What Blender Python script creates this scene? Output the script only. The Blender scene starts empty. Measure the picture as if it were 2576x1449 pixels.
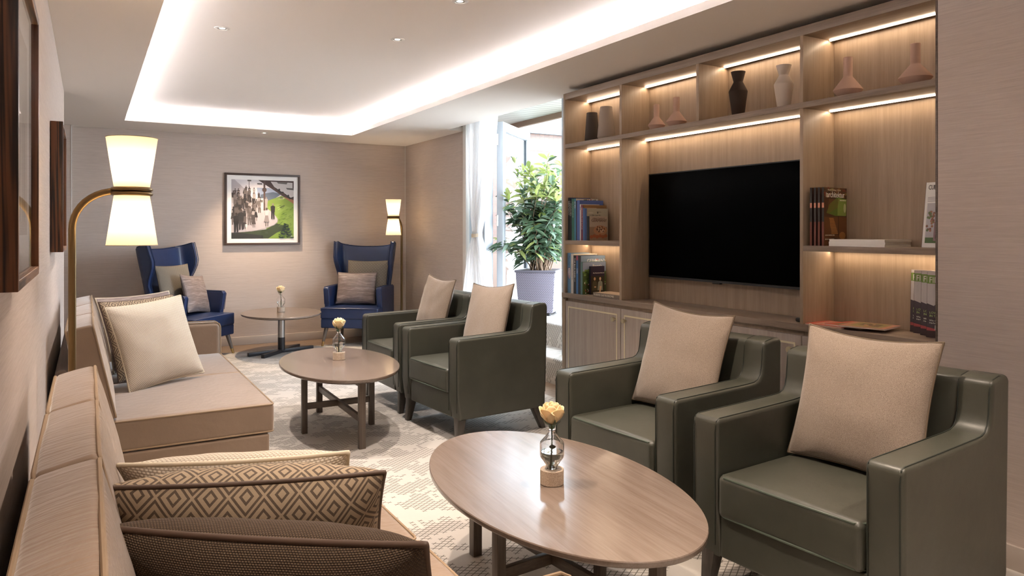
import bpy, bmesh, math, random
from mathutils import Vector, Matrix, noise
from mathutils.geometry import tessellate_polygon
R = math.radians
PI = math.pi
C = bpy.context.scene.collection
random.seed(7)

# ------------------------------------------------------------------ helpers
def lin(h):
    h = h.lstrip('#'); o = []
    for i in (0, 2, 4):
        c = int(h[i:i+2], 16) / 255
        o.append(c / 12.92 if c <= .04045 else ((c + .055) / 1.055) ** 2.4)
    return (o[0], o[1], o[2], 1)

class NT:
    def __init__(s, name):
        s.m = bpy.data.materials.new(name); s.m.use_nodes = True
        s.t = s.m.node_tree; s.n = s.t.nodes; s.b = s.n['Principled BSDF']; s.out = s.n['Material Output']
    def add(s, typ, **kw):
        n = s.n.new(typ)
        for k, v in kw.items():
            if k.startswith('i_'):
                n.inputs[int(k[2:]) if k[2:].isdigit() else k[2:].replace('_', ' ')].default_value = v
            else: setattr(n, k, v)
        return n
    def link(s, a, b): s.t.links.new(a, b)
    def val(s, x, sock):
        if hasattr(x, 'is_linked') or hasattr(x, 'links'): s.link(x, sock)
        else: sock.default_value = x
    def math(s, op, a, b=0.0, c=0.0):
        n = s.n.new('ShaderNodeMath'); n.operation = op
        s.val(a, n.inputs[0]); s.val(b, n.inputs[1]); s.val(c, n.inputs[2])
        return n.outputs[0]
    def coord(s, scale=(1, 1, 1), rot=(0, 0, 0), kind='Object'):
        tc = s.add('ShaderNodeTexCoord'); mp = s.add('ShaderNodeMapping')
        mp.inputs['Scale'].default_value = scale; mp.inputs['Rotation'].default_value = rot
        s.link(tc.outputs[kind], mp.inputs['Vector']); return mp.outputs[0]
    def noise(s, vec, scale=5, detail=4, rough=.55, dist=0):
        n = s.add('ShaderNodeTexNoise'); n.inputs['Scale'].default_value = scale
        n.inputs['Detail'].default_value = detail; n.inputs['Roughness'].default_value = rough
        n.inputs['Distortion'].default_value = dist
        s.link(vec, n.inputs['Vector']); return n.outputs[0]
    def ramp(s, fac, stops):
        n = s.add('ShaderNodeValToRGB'); e = n.color_ramp.elements
        while len(e) < len(stops): e.new(.5)
        for i, (p, c) in enumerate(stops):
            e[i].position = p; e[i].color = c if not isinstance(c, str) else lin(c)
        s.link(fac, n.inputs[0]); return n.outputs[0]
    def mix(s, f, a, b, mode='MIX'):
        n = s.add('ShaderNodeMix'); n.data_type = 'RGBA'; n.blend_type = mode
        s.val(f, n.inputs[0])
        for x, k in ((a, 6), (b, 7)):
            if isinstance(x, str): x = lin(x)
            s.val(x, n.inputs[k])
        return n.outputs[2]
    def bump(s, h, strength=.3, dist=.002):
        n = s.add('ShaderNodeBump'); n.inputs['Strength'].default_value = strength
        n.inputs['Distance'].default_value = dist
        s.link(h, n.inputs['Height']); s.link(n.outputs[0], s.b.inputs['Normal'])
    def set(s, **kw):
        for k, v in kw.items(): s.b.inputs[k.replace('_', ' ')].default_value = v
    def col(s, x):
        if isinstance(x, str): x = lin(x)
        s.val(x, s.b.inputs['Base Color'])

def plain(name, hexc, rough=.5, metal=0, spec=.5, **kw):
    t = NT(name); t.col(hexc); t.set(Roughness=rough, Metallic=metal)
    t.b.inputs['Specular IOR Level'].default_value = spec
    for k, v in kw.items(): t.b.inputs[k.replace('_', ' ')].default_value = v
    return t.m

def wood(name, a, b, axis='z', rough=.42, fine=1.0, wavy=0, bump=.12):
    t = NT(name)
    sc = {'x': (1.3, 34, 34), 'y': (34, 1.3, 34), 'z': (34, 34, 1.3)}[axis]
    v = t.coord(sc)
    n1 = t.noise(v, 1.0 * fine, 5, .6, .4)
    sc2 = tuple(q * 6 for q in sc)
    n2 = t.noise(t.coord(sc2), 1.0, 3, .6)
    f = t.math('ADD', t.math('MULTIPLY', n1, .6), t.math('MULTIPLY', n2, .4))
    t.col(t.ramp(f, [(.36, a), (.60, b)]))
    t.set(Roughness=rough); t.b.inputs['Specular IOR Level'].default_value = .85 if rough < .25 else .5; t.bump(n2, bump, .001); return t.m

def emis(name, hexc, st):
    t = NT(name); t.col('#ffffff'); t.b.inputs['Emission Color'].default_value = lin(hexc)
    t.b.inputs['Emission Strength'].default_value = st; return t.m

def vcm(name, rough=.45):
    t = NT(name); a = t.add('ShaderNodeVertexColor'); a.layer_name = 'ink'
    t.link(a.outputs[0], t.b.inputs['Base Color']); t.set(Roughness=rough); return t.m

def leather(name, a, rough=.41):
    t = NT(name); v = t.coord()
    n = t.noise(v, 9, 3, .5); vo = t.add('ShaderNodeTexVoronoi'); vo.inputs['Scale'].default_value = 420
    t.link(v, vo.inputs['Vector'])
    t.col(t.mix(t.math('MULTIPLY', n, .35), a, '#000000'))
    t.set(Roughness=rough); t.b.inputs['Specular IOR Level'].default_value = .6
    h = t.math('ADD', t.math('MULTIPLY', vo.outputs[0], .12), t.math('MULTIPLY', t.noise(v, 14, 2, .5), 1.4))
    t.bump(h, .25, .004); return t.m

def cloth(name, a, b, scale=900, rough=.9, bump=.4, sheen=.3, big=8):
    t = NT(name); v = t.coord()
    n = t.noise(v, scale, 2, .6); w = t.noise(v, big, 3, .5)
    t.col(t.mix(t.math('MULTIPLY', w, .25), t.ramp(n, [(.38, a), (.62, b)]), a))
    t.set(Roughness=rough); t.b.inputs['Sheen Weight'].default_value = sheen
    t.bump(n, bump, .0015); return t.m

# ------------------------------------------------------------------ materials
M = {}
def grasscloth():
    t = NT('wallpaper'); v = t.coord((9, 9, 420)); v2 = t.coord((3, 3, 150))
    n = t.noise(v, 1, 4, .65); n2 = t.noise(v2, 1, 3, .6)
    f = t.math('ADD', t.math('MULTIPLY', n, .65), t.math('MULTIPLY', n2, .35))
    t.col(t.ramp(f, [(.30, '#b3a59b'), (.50, '#c2b4aa'), (.70, '#cdc0b7')]))
    t.set(Roughness=.75); t.bump(n, .18, .002); return t.m
M['wall'] = grasscloth()
M['ceil'] = plain('ceiling_paint', '#f2ebe4', .85, spec=.2)
M['white'] = plain('white_paint', '#dedad4', .45)
M['base'] = plain('baseboard_paint', '#b9ada2', .5)
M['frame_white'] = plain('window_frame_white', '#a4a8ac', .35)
M['oak'] = wood('case_oak_vertical', '#94806b', '#a6917b', 'z')
M['oaky'] = wood('case_oak_horizontal', '#7a6859', '#917f6e', 'y')
M['door_oak'] = wood('cabinet_door_oak', '#998b80', '#aa9d92', 'z', .45)
M['table'] = wood('table_oak', '#6a5c52', '#7a6c62', 'y', .2, bump=.02)
M['tleg'] = wood('table_leg_oak', '#50463e', '#6e6156', 'z', .4)
M['tlegy'] = wood('table_rail_oak', '#50463e', '#6e6156', 'y', .4)
M['tlegx'] = wood('table_rail_oak_cross', '#50463e', '#6e6156', 'x', .4)
M['cleg'] = wood('chair_leg_wood', '#3b3733', '#57514b', 'z', .35)
def grainy(name, a, b, sc):
    t = NT(name); n = t.noise(t.coord(sc), 1.0, 3, .5, .6); l = t.math('SINE', t.math('MULTIPLY', n, 52)); f = t.noise(t.coord(tuple(q * 9 for q in sc)), 1, 3, .6)
    t.col(t.ramp(t.math('ADD', t.math('MULTIPLY', t.math('ADD', l, 1), .3), t.math('MULTIPLY', f, .45)), [(.25, a), (.75, b)])); t.set(Roughness=.35); t.bump(l, .08, .001); return t.m
M['walnut'] = grainy('dark_frame_wood', '#1d0d07', '#6a4128', (15, 15, .8))
M['walnuty'] = grainy('dark_frame_wood_across', '#3a2316', '#8a6244', (15, .8, 15))
M['inlay'] = plain('cream_inlay', '#d9cfae', .4)
M['brass'] = plain('brass', '#b59a68', .28, 1)
M['palebrass'] = plain('pale_brass', '#cfc3a4', .4, .7)
M['bronze'] = plain('bronze', '#86714f', .36, 1)
M['darkbronze'] = plain('dark_bronze', '#4a3d33', .4, .8)
M['black'] = plain('black_plastic', '#0b0b0c', .4)
M['screen'] = plain('tv_screen', '#000000', .3, spec=.02)
M['steel'] = plain('brushed_steel', '#a9a6a2', .35, .9)
M['dsteel'] = plain('dark_steel', '#3c3b3d', .4, .7)
M['green'] = leather('green_leather', '#48493f')
M['greenpipe'] = plain('green_leather_piping', '#4d574c', .4)
M['stitch'] = plain('dark_stitching', '#20261f', .6)
M['blue'] = leather('blue_leather', '#24365f', .34)
M['bluepipe'] = plain('blue_leather_piping', '#182a50', .4)
def velvet(name, a, b, gather=.12):
    t = NT(name); v = t.coord((1, 1, 1)); n = t.noise(v, 5, 3, .5); f = t.noise(t.coord((3, 40, 3)), 1.6, 3, .5)
    t.col(t.mix(n, a, b)); t.set(Roughness=.62)
    t.b.inputs['Sheen Weight'].default_value = .8; t.b.inputs['Sheen Roughness'].default_value = .35
    t.bump(t.math('ADD', t.math('MULTIPLY', f, gather * 6), t.noise(v, 26, 3, .5)), .3, .006); return t.m
M['velvet'] = velvet('tan_velvet', '#7d6a59', '#8f7b69', .04)
M['velvet2'] = velvet('tan_velvet_gathered', '#857160', '#96816e', .2)
M['velvetpipe'] = plain('tan_piping', '#937d64', .6)
M['sofa_back'] = cloth('taupe_sofa_back', '#6f625c', '#7e716a', 700)
M['linen'] = cloth('beige_linen', '#76675a', '#b3a291', 800, bump=.3)
M['linenpipe'] = plain('beige_piping', '#6f604f', .8)
M['stone'] = cloth('travertine', '#b09c86', '#d2c2ae', 260, .6, .1, 0)
M['glass'] = None
def glass(name, hexc='#ffffff', ior=1.45, rough=0.0):
    t = NT(name); t.col(hexc); t.set(Roughness=rough, IOR=ior)
    t.b.inputs['Transmission Weight'].default_value = 1
    return t.m
M['glass'] = glass('clear_glass')
M['water'] = glass('water', '#f4faf6', 1.33)
def pane():
    t = NT('pane_glass'); t.n.remove(t.b)
    tr = t.add('ShaderNodeBsdfTransparent'); gl = t.add('ShaderNodeBsdfGlossy'); gl.inputs['Roughness'].default_value = .02
    fr = t.add('ShaderNodeFresnel'); fr.inputs['IOR'].default_value = 1.5
    mx = t.add('ShaderNodeMixShader'); ge = t.add('ShaderNodeNewGeometry'); t.link(t.math('MULTIPLY', fr.outputs[0], t.math('SUBTRACT', 1.0, ge.outputs['Backfacing'])), mx.inputs[0]); t.link(tr.outputs[0], mx.inputs[1]); t.link(gl.outputs[0], mx.inputs[2])
    t.link(mx.outputs[0], t.out.inputs[0]); return t.m
M['pane'] = pane()
def translucent(name, hexc, trans=.5, transp=0.0):
    t = NT(name); t.n.remove(t.b)
    d = t.add('ShaderNodeBsdfDiffuse'); d.inputs[0].default_value = lin(hexc)
    r = t.add('ShaderNodeBsdfTranslucent'); r.inputs[0].default_value = lin(hexc)
    m = t.add('ShaderNodeMixShader'); m.inputs[0].default_value = trans
    t.link(d.outputs[0], m.inputs[1]); t.link(r.outputs[0], m.inputs[2])
    o = m.outputs[0]
    if transp:
        tr = t.add('ShaderNodeBsdfTransparent'); m2 = t.add('ShaderNodeMixShader'); m2.inputs[0].default_value = transp
        t.link(o, m2.inputs[1]); t.link(tr.outputs[0], m2.inputs[2]); o = m2.outputs[0]
    t.link(o, t.out.inputs[0]); return t.m
M['shade'] = translucent('lamp_shade_fabric', '#c0b8a8', .6)
M['sheer'] = translucent('sheer_curtain', '#ffffff', .68, .18)
M['petal'] = plain('cream_petal', '#e8d0a2', .55, Subsurface_Weight=.15)
M['stem'] = plain('green_stem', '#5c6b3a', .5)
M['rleaf'] = plain('rose_leaf', '#3f5230', .45)
M['led'] = emis('led_line', '#ffe2c2', 6.2)
M['cove'] = emis('cove_led', '#f2f4ff', 7.6)
M['bulb'] = emis('warm_bulb', '#ffd9a6', 2)
M['lens'] = emis('downlight_lens', '#fff0dc', 3)
M['print'] = vcm('printed_paper', .35)
M['art'] = vcm('art_print', .55)
M['paper'] = plain('paper_pages', '#d8cdb8', .8)
M['mat'] = plain('white_mount', '#f6f5f3', .7)
def carpet(name, wallmode=False, a='#b6b0a8', line='#4f4840'):
    t = NT(name); tc = t.add('ShaderNodeTexCoord'); sp = t.add('ShaderNodeSeparateXYZ'); t.link(tc.outputs['Object'], sp.inputs[0])
    x, y = (sp.outputs[0], sp.outputs[1]) if not wallmode else (sp.outputs[1], sp.outputs[2])
    if not wallmode: cx_, cy_ = 1 / .042, 1 / .028
    else: cx_, cy_ = 1 / .028, 1 / .042
    X = t.math('MULTIPLY', x, cx_); Y = t.math('MULTIPLY', y, cy_)
    u = t.math('ADD', X, Y); w = t.math('SUBTRACT', X, Y)
    fu, fw = t.math('FRACT', u), t.math('FRACT', w)
    lu = t.math('LESS_THAN', t.math('ABSOLUTE', t.math('SUBTRACT', fu, .5)), .085)
    lw = t.math('LESS_THAN', t.math('ABSOLUTE', t.math('SUBTRACT', fw, .5)), .085)
    L = t.math('MAXIMUM', lu, lw)
    cb = t.add('ShaderNodeCombineXYZ'); t.link(t.math('FLOOR', t.math('ADD', u, 0)), cb.inputs[0]); t.link(t.math('FLOOR', w), cb.inputs[1])
    wn = t.add('ShaderNodeTexWhiteNoise'); wn.noise_dimensions = '2D'; t.link(cb.outputs[0], wn.inputs['Vector'])
    ns = t.noise(cb.outputs[0], .13, 2, .5)
    msk = t.math('GREATER_THAN', t.math('ADD', ns, t.math('MULTIPLY', wn.outputs[0], .12)), .545)
    f = t.math('MULTIPLY', L, msk)
    br = t.noise(tc.outputs['Object'], 320, 2, .7)
    f = t.math('MULTIPLY', f, t.math('ADD', .45, t.math('MULTIPLY', br, .8)))
    pile = t.noise(tc.outputs['Object'], 500, 2, .6); bg = t.noise(tc.outputs['Object'], 4, 3, .6)
    basec = t.mix(t.math('MULTIPLY', bg, .35), t.ramp(pile, [(.3, a), (.7, '#c8c2ba')]), '#a39d94')
    t.col(t.mix(f, basec, line)); t.set(Roughness=.95); t.bump(t.math('SUBTRACT', pile, f), .35, .003)
    return t.m
M['carpet'] = carpet('patterned_carpet')
M['carpetv'] = carpet('patterned_carpet_riser', True)
def plank():
    t = NT('plank_floor'); b = t.add('ShaderNodeTexBrick'); b.offset = .37
    t.link(t.coord((1, 1, 1)), b.inputs['Vector'])
    b.inputs['Scale'].default_value = 1; b.inputs['Brick Width'].default_value = 1.1; b.inputs['Row Height'].default_value = .14
    b.inputs['Mortar Size'].default_value = .002; b.inputs['Color1'].default_value = lin('#85705e'); b.inputs['Color2'].default_value = lin('#9b8571')
    b.inputs['Mortar'].default_value = lin('#4a3d33')
    n = t.noise(t.coord((2, 40, 2)), 1, 4, .6)
    t.col(t.mix(t.math('MULTIPLY', n, .4), b.outputs[0], '#5f4e41')); t.set(Roughness=.4); return t.m
M['plank'] = plank()
def brick(name, rot, soldier=False):
    t = NT(name); b = t.add('ShaderNodeTexBrick')
    tc = t.add('ShaderNodeTexCoord'); sp = t.add('ShaderNodeSeparateXYZ'); cb = t.add('ShaderNodeCombineXYZ')
    t.link(tc.outputs['Object'], sp.inputs[0])
    a, c = (0, 2) if not rot else (1, 2)
    if soldier: a, c = c, a
    t.link(sp.outputs[a], cb.inputs[0]); t.link(sp.outputs[c], cb.inputs[1]); t.link(cb.outputs[0], b.inputs['Vector'])
    b.inputs['Scale'].default_value = 1; b.inputs['Brick Width'].default_value = .25; b.inputs['Row Height'].default_value = .083
    if soldier: b.offset = 0
    b.inputs['Mortar Size'].default_value = .006; b.inputs['Mortar'].default_value = lin('#49433e')
    b.inputs['Color1'].default_value = lin('#54403a'); b.inputs['Color2'].default_value = lin('#624d43')
    n = t.noise(tc.outputs['Object'], 30, 4, .6)
    t.col(t.mix(t.math('MULTIPLY', n, .5), b.outputs[0], '#75645a')); t.set(Roughness=.85)
    t.bump(b.outputs[1], -.4, .004); return t.m
M['brick'] = brick('brick_wall', False); M['bricksol'] = brick('soldier_course', False, True); M['bricky'] = brick('brick_wall_side', True)
def slats():
    t = NT('soffit_boards'); tc = t.add('ShaderNodeTexCoord'); sp = t.add('ShaderNodeSeparateXYZ'); t.link(tc.outputs['Object'], sp.inputs[0])
    f = t.math('LESS_THAN', t.math('FRACT', t.math('MULTIPLY', sp.outputs[1], 9)), .08)
    t.col(t.mix(f, '#b9b7b0', '#6d6a64')); t.set(Roughness=.6); return t.m
M['slats'] = slats()
M['zinc'] = plain('pale_metal_fascia', '#6c777d', .5, .0)
M['tan'] = plain('brown_fascia', '#7d6450', .7)
M['deck'] = plain('pale_paving', '#6b6660', .8)
def wicker():
    t = NT('woven_rattan'); tc = t.add('ShaderNodeTexCoord'); sp = t.add('ShaderNodeSeparateXYZ'); t.link(tc.outputs['Object'], sp.inputs[0])
    h = t.math('ADD', sp.outputs[0], sp.outputs[1])
    row = t.math('MULTIPLY', sp.outputs[2], 88); r = t.math('FLOOR', row)
    ph = t.math('ADD', t.math('MULTIPLY', h, 46), t.math('MULTIPLY', r, .5))
    a = t.math('ABSOLUTE', t.math('SUBTRACT', t.math('FRACT', ph), .5)); b = t.math('ABSOLUTE', t.math('SUBTRACT', t.math('FRACT', row), .5))
    g = t.math('MAXIMUM', t.math('GREATER_THAN', a, .40), t.math('GREATER_THAN', b, .34))
    t.col(t.mix(g, '#837d88', '#48434d')); t.set(Roughness=.5); t.bump(g, -.5, .004); return t.m
M['wicker'] = wicker()
M['soil'] = plain('soil', '#3c3028', .9)
def leafm():
    t = NT('laurel_leaf'); t.n.remove(t.b)
    tc = t.add('ShaderNodeTexCoord'); sp = t.add('ShaderNodeSeparateXYZ'); t.link(tc.outputs['Object'], sp.inputs[0])
    g = t.add('ShaderNodeVertexColor'); g.layer_name = 'ink'
    d = t.add('ShaderNodeBsdfPrincipled'); t.link(g.outputs[0], d.inputs['Base Color']); d.inputs['Roughness'].default_value = .35
    r = t.add('ShaderNodeBsdfTranslucent'); t.link(g.outputs[0], r.inputs[0]); m = t.add('ShaderNodeMixShader'); m.inputs[0].default_value = .3
    t.link(d.outputs[0], m.inputs[1]); t.link(r.outputs[0], m.inputs[2]); t.link(m.outputs[0], t.out.inputs[0]); return t.m
M['leaf'] = leafm()
M['bark'] = plain('bark', '#6e5743', .8)
def diamond(name, bg, ln, sx=.072, sz=.088, rings=1.6):
    t = NT(name); tc = t.add('ShaderNodeTexCoord'); sp = t.add('ShaderNodeSeparateXYZ'); t.link(tc.outputs['UV'], sp.inputs[0])
    a = t.math('ABSOLUTE', t.math('SUBTRACT', t.math('FRACT', t.math('MULTIPLY', sp.outputs[0], 1 / sx)), .5))
    b = t.math('ABSOLUTE', t.math('SUBTRACT', t.math('FRACT', t.math('MULTIPLY', sp.outputs[1], 1 / sz)), .5))
    d = t.math('ADD', a, b)
    e = t.math('ABSOLUTE', t.math('SUBTRACT', d, .5))      # 0 on lattice, .5 at cell centres
    f = t.math('FRACT', t.math('ADD', t.math('MULTIPLY', e, rings * 2.6), .12))
    L = t.math('LESS_THAN', t.math('ABSOLUTE', t.math('SUBTRACT', f, .5)), .19)
    th = t.math('GREATER_THAN', t.math('SINE', t.math('MULTIPLY', sp.outputs[1], 2800)), -.2)
    n = t.noise(tc.outputs['Object'], 700, 2, .6)
    base = t.mix(t.math('MULTIPLY', th, .25), bg, ln)
    t.col(t.mix(t.math('MULTIPLY', L, t.math('ADD', .6, t.math('MULTIPLY', n, .5))), base, ln))
    t.set(Roughness=.8); t.bump(t.math('SUBTRACT', t.math('MULTIPLY', n, .5), L), .3, .0015); return t.m
M['diamond'] = diamond('diamond_weave', '#a8957c', '#3d3128')
M['smalldiamond'] = diamond('small_diamond_weave', '#8c8375', '#3b352f', .036, .036, 1.1)
def basket(name, a, b, s=150):
    t = NT(name); tc = t.add('ShaderNodeTexCoord'); sp = t.add('ShaderNodeSeparateXYZ'); t.link(tc.outputs['UV'], sp.inputs[0])
    z = t.math('MULTIPLY', sp.outputs[1], s); r = t.math('FLOOR', z)
    x = t.math('ADD', t.math('MULTIPLY', sp.outputs[0], s * .7), t.math('MULTIPLY', r, .5))
    h = t.math('MULTIPLY', t.math('SINE', t.math('MULTIPLY', t.math('FRACT', z), PI)), t.math('SINE', t.math('MULTIPLY', t.math('FRACT', x), PI)))
    t.col(t.mix(h, a, b)); t.set(Roughness=.9); t.bump(h, .6, .003); return t.m
M['cream'] = basket('cream_basket_weave', '#aea292', '#e2dacb')
M['creampipe'] = plain('cream_piping', '#c9bfaa', .8)
M['tweed'] = basket('brown_tweed', '#2d211b', '#65533f', 260)
M['tweedpipe'] = plain('brown_piping', '#4c3a2e', .6)
def streak():
    t = NT('taupe_slub'); v = t.coord((9, 210, 1), kind='UV'); n = t.noise(v, 1, 4, .7); g = t.noise(t.coord((1, 30, 1), kind='UV'), 1, 2, .5)
    f = t.math('ADD', t.math('MULTIPLY', n, .7), t.math('MULTIPLY', g, .3))
    t.col(t.ramp(f, [(.36, '#5b504d'), (.52, '#80716c'), (.64, '#aea4a0')])); t.set(Roughness=.5); t.bump(n, .3, .002); return t.m
M['slub'] = streak()
M['slubpipe'] = plain('taupe_piping', '#5d514d', .7)
for k, (a, r) in dict(terracotta=('#c0a08f', .8), charcoal=('#4c433c', .8), darkurn=('#3c3029', .75), greyv=('#a3968b', .8), whitev=('#c9bcae', .8)).items():
    M[k] = plain('ceramic_' + k, a, r, spec=.25)
_cc = {}
def cm(hexc, rough=.45):
    k = (hexc, rough)
    if k not in _cc: _cc[k] = plain('paint_' + hexc.strip('#'), hexc, rough)
    return _cc[k]

# ------------------------------------------------------------------ objects
def obj(name, bm, mat, parent=None, label=None, smooth=True, ang=38, loc=None, mx=None):
    me = bpy.data.meshes.new(name)
    bmesh.ops.recalc_face_normals(bm, faces=bm.faces)
    if smooth:
        a = R(ang)
        ly = bm.faces.layers.int.get('flat')
        for f in bm.faces: f.smooth = not (ly and f[ly])
        for e in bm.edges:
            if len(e.link_faces) == 2 and e.calc_face_angle(0) > a: e.smooth = False
    bm.to_mesh(me); bm.free()
    for m in (mat if isinstance(mat, (list, tuple)) else [mat]): me.materials.append(m)
    o = bpy.data.objects.new(name, me); C.objects.link(o)
    if parent: o.parent = parent
    if loc: o.location = loc
    if mx is not None: o.matrix_local = mx
    if label: o['label'] = label
    return o
def tag(o, label, cat, group=None):
    o['label'] = label; o['category'] = cat
    if group: o['group'] = group
    return o
def thing(name, label, cat, loc=(0, 0, 0), rz=0, group=None, mx=None):
    o = bpy.data.objects.new(name, None); C.objects.link(o); o.empty_display_size = .1
    if mx is not None: o.matrix_world = mx
    else: o.location = loc; o.rotation_euler = (0, 0, rz)
    return tag(o, label, cat, group)
def struct(name, bm, m, parent=None, **kw):
    o = obj(name, bm, m, parent, **kw); o['kind'] = 'structure'; return o
def dup(o, label=None, parent=None, mx=None):
    c = o.copy(); C.objects.link(c)
    if parent: c.parent = parent
    if label: c['label'] = label
    if mx is not None: c.matrix_world = mx
    for ch in list(o.children): dup(ch, None, c)
    return c
def TR(loc, rz=0): return Matrix.Translation(loc) @ Matrix.Rotation(rz, 4, 'Z')
def axes(o, x, z):
    """matrix with local x along x, local z as near z as possible, origin o"""
    x = Vector(x).normalized(); z = Vector(z); y = z.cross(x).normalized(); z = x.cross(y).normalized()
    m = Matrix.Identity(4)
    for i in range(3): m[i][0] = x[i]; m[i][1] = y[i]; m[i][2] = z[i]; m[i][3] = o[i]
    return m
BM = bmesh.new
def box(bm, x0, x1, y0, y1, z0, z1, bev=0, mi=0):
    b = bmesh.new() if bev else bm
    v = [b.verts.new((x, y, z)) for x in (x0, x1) for y in (y0, y1) for z in (z0, z1)]
    for q in ((0, 1, 3, 2), (4, 6, 7, 5), (0, 4, 5, 1), (2, 3, 7, 6), (0, 2, 6, 4), (1, 5, 7, 3)):
        f = b.faces.new([v[i] for i in q]); f.material_index = mi
    if bev:
        bmesh.ops.recalc_face_normals(b, faces=b.faces)
        bmesh.ops.bevel(b, geom=list(b.edges), offset=bev, segments=3, profile=.5, affect='EDGES')
        merge(bm, b, mi)
    return bm
def merge(dst, src, mi=0, mx=None):
    mp = {}
    for v in src.verts: mp[v] = dst.verts.new(mx @ v.co if mx is not None else v.co)
    for f in src.faces:
        try: g = dst.faces.new([mp[v] for v in f.verts]); g.material_index = f.material_index or mi
        except ValueError: pass
    src.free()
def bx(*a, **k): return box(BM(), *a, **k)
def hexa(bm, p0, s0, p1, s1):
    """tapered square bar, sizes (x,y), from p0 to p1"""
    vs = []
    for p, s in ((p0, s0), (p1, s1)):
        vs.append([bm.verts.new((p[0] + i * s[0] / 2, p[1] + j * s[1] / 2, p[2])) for i, j in ((-1, -1), (1, -1), (1, 1), (-1, 1))])
    bm.faces.new(vs[0][::-1]); bm.faces.new(vs[1])
    for i in range(4): bm.faces.new((vs[0][i], vs[0][(i+1) % 4], vs[1][(i+1) % 4], vs[1][i]))
    return bm
def bevall(bm, w=.004, seg=2):
    bmesh.ops.recalc_face_normals(bm, faces=bm.faces)
    bmesh.ops.bevel(bm, geom=list(bm.edges), offset=w, segments=seg, profile=.5, affect='EDGES'); return bm
def tube(bm, pts, r, closed=False, seg=8, cap=True, mi=0):
    pts = [Vector(p) for p in pts]; n = len(pts); rs = r if isinstance(r, (list, tuple)) else [r] * n
    rings = []; up = None
    for i, p in enumerate(pts):
        if closed: t = pts[(i+1) % n] - pts[i-1]
        else: t = pts[min(i+1, n-1)] - pts[max(i-1, 0)]
        t.normalize()
        if up is None:
            up = Vector((0, 0, 1)) if abs(t.z) < .9 else Vector((1, 0, 0))
        u = (up - t * up.dot(t))
        if u.length < 1e-6: u = t.orthogonal()
        u.normalize(); up = u; w = t.cross(u)
        rings.append([bm.verts.new(p + (u * math.cos(2*PI*k/seg) + w * math.sin(2*PI*k/seg)) * rs[i]) for k in range(seg)])
    m = n if closed else n - 1
    for i in range(m):
        a, b = rings[i], rings[(i+1) % n]
        for k in range(seg):
            f = bm.faces.new((a[k], a[(k+1) % seg], b[(k+1) % seg], b[k])); f.material_index = mi
    if cap and not closed:
        bm.faces.new(rings[0][::-1]); bm.faces.new(rings[-1])
    return bm
def lathe(bm, prof, seg=32, cap0=True, cap1=True, mi=0, c=(0, 0, 0), tilt=None):
    rings = []
    for r, z in prof:
        rings.append([bm.verts.new((c[0] + r * math.cos(2*PI*k/seg), c[1] + r * math.sin(2*PI*k/seg), c[2] + z)) for k in range(seg)])
    for a, b in zip(rings, rings[1:]):
        for k in range(seg):
            f = bm.faces.new((a[k], a[(k+1) % seg], b[(k+1) % seg], b[k])); f.material_index = mi
    if cap0: bm.faces.new(rings[0][::-1]).material_index = mi
    if cap1: bm.faces.new(rings[-1]).material_index = mi
    if tilt is not None:
        for rg in rings:
            for v in rg: v.co = tilt @ v.co
    return bm
def rbox(sx, sy, sz, r, puff=(0, 0, 0), n=8, c=(0, 0, 0), arc=4, wr=0, seed=0):
    """rounded, optionally puffed box centred on c"""
    h = (sx / 2, sy / 2, sz / 2); bm = BM()
    def ax(H):
        o = [-H + r * (1 - math.tan(PI / 4 * (1 - i / arc))) for i in range(arc)] + [-H + r, -H + 1.25 * r]
        i0 = -H + 1.25 * r
        mid = [i0 + (-2 * i0) * k / n for k in range(1, n)]
        return o + mid + [-q for q in reversed(o)]
    A = [ax(H) for H in h]
    for d in range(3):
        e, f = [(1, 2), (2, 0), (0, 1)][d]
        for s in (-1, 1):
            g = []
            for a in A[e]:
                row = []
                for b in A[f]:
                    p = Vector((0, 0, 0)); p[d] = s * h[d]; p[e] = a; p[f] = b
                    q = Vector([max(-(h[i]-r), min(h[i]-r, p[i])) for i in range(3)])
                    dv = p - q; L = dv.length
                    m = max(abs(dv.x), abs(dv.y), abs(dv.z))
                    if L > 1e-9: dv = dv / L
                    pos = q + dv * r
                    for i in range(3):
                        if puff[i]:
                            j, k = (i+1) % 3, (i+2) % 3
                            t = (1 - (pos[j]/h[j])**2) * (1 - (pos[k]/h[k])**2)
                            pos[i] += puff[i] * max(0, t) ** .6 * (pos[i] / h[i])
                    if wr:
                        nn = noise.noise(Vector((pos.x * 9 + seed, pos.y * 9, pos.z * 9)))
                        pos += dv * nn * wr
                    row.append(bm.verts.new(pos + Vector(c)))
                g.append(row)
            for i in range(len(g) - 1):
                for j in range(len(g[0]) - 1):
                    bm.faces.new((g[i][j], g[i+1][j], g[i+1][j+1], g[i][j+1]))
    bmesh.ops.remove_doubles(bm, verts=bm.verts, dist=1e-5)
    return bm
def arcp(cx, cy, r, a0, a1, n=6): return [(cx + r * math.cos(R(a0 + (a1-a0) * i / n)), cy + r * math.sin(R(a0 + (a1-a0) * i / n))) for i in range(n + 1)]
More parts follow.
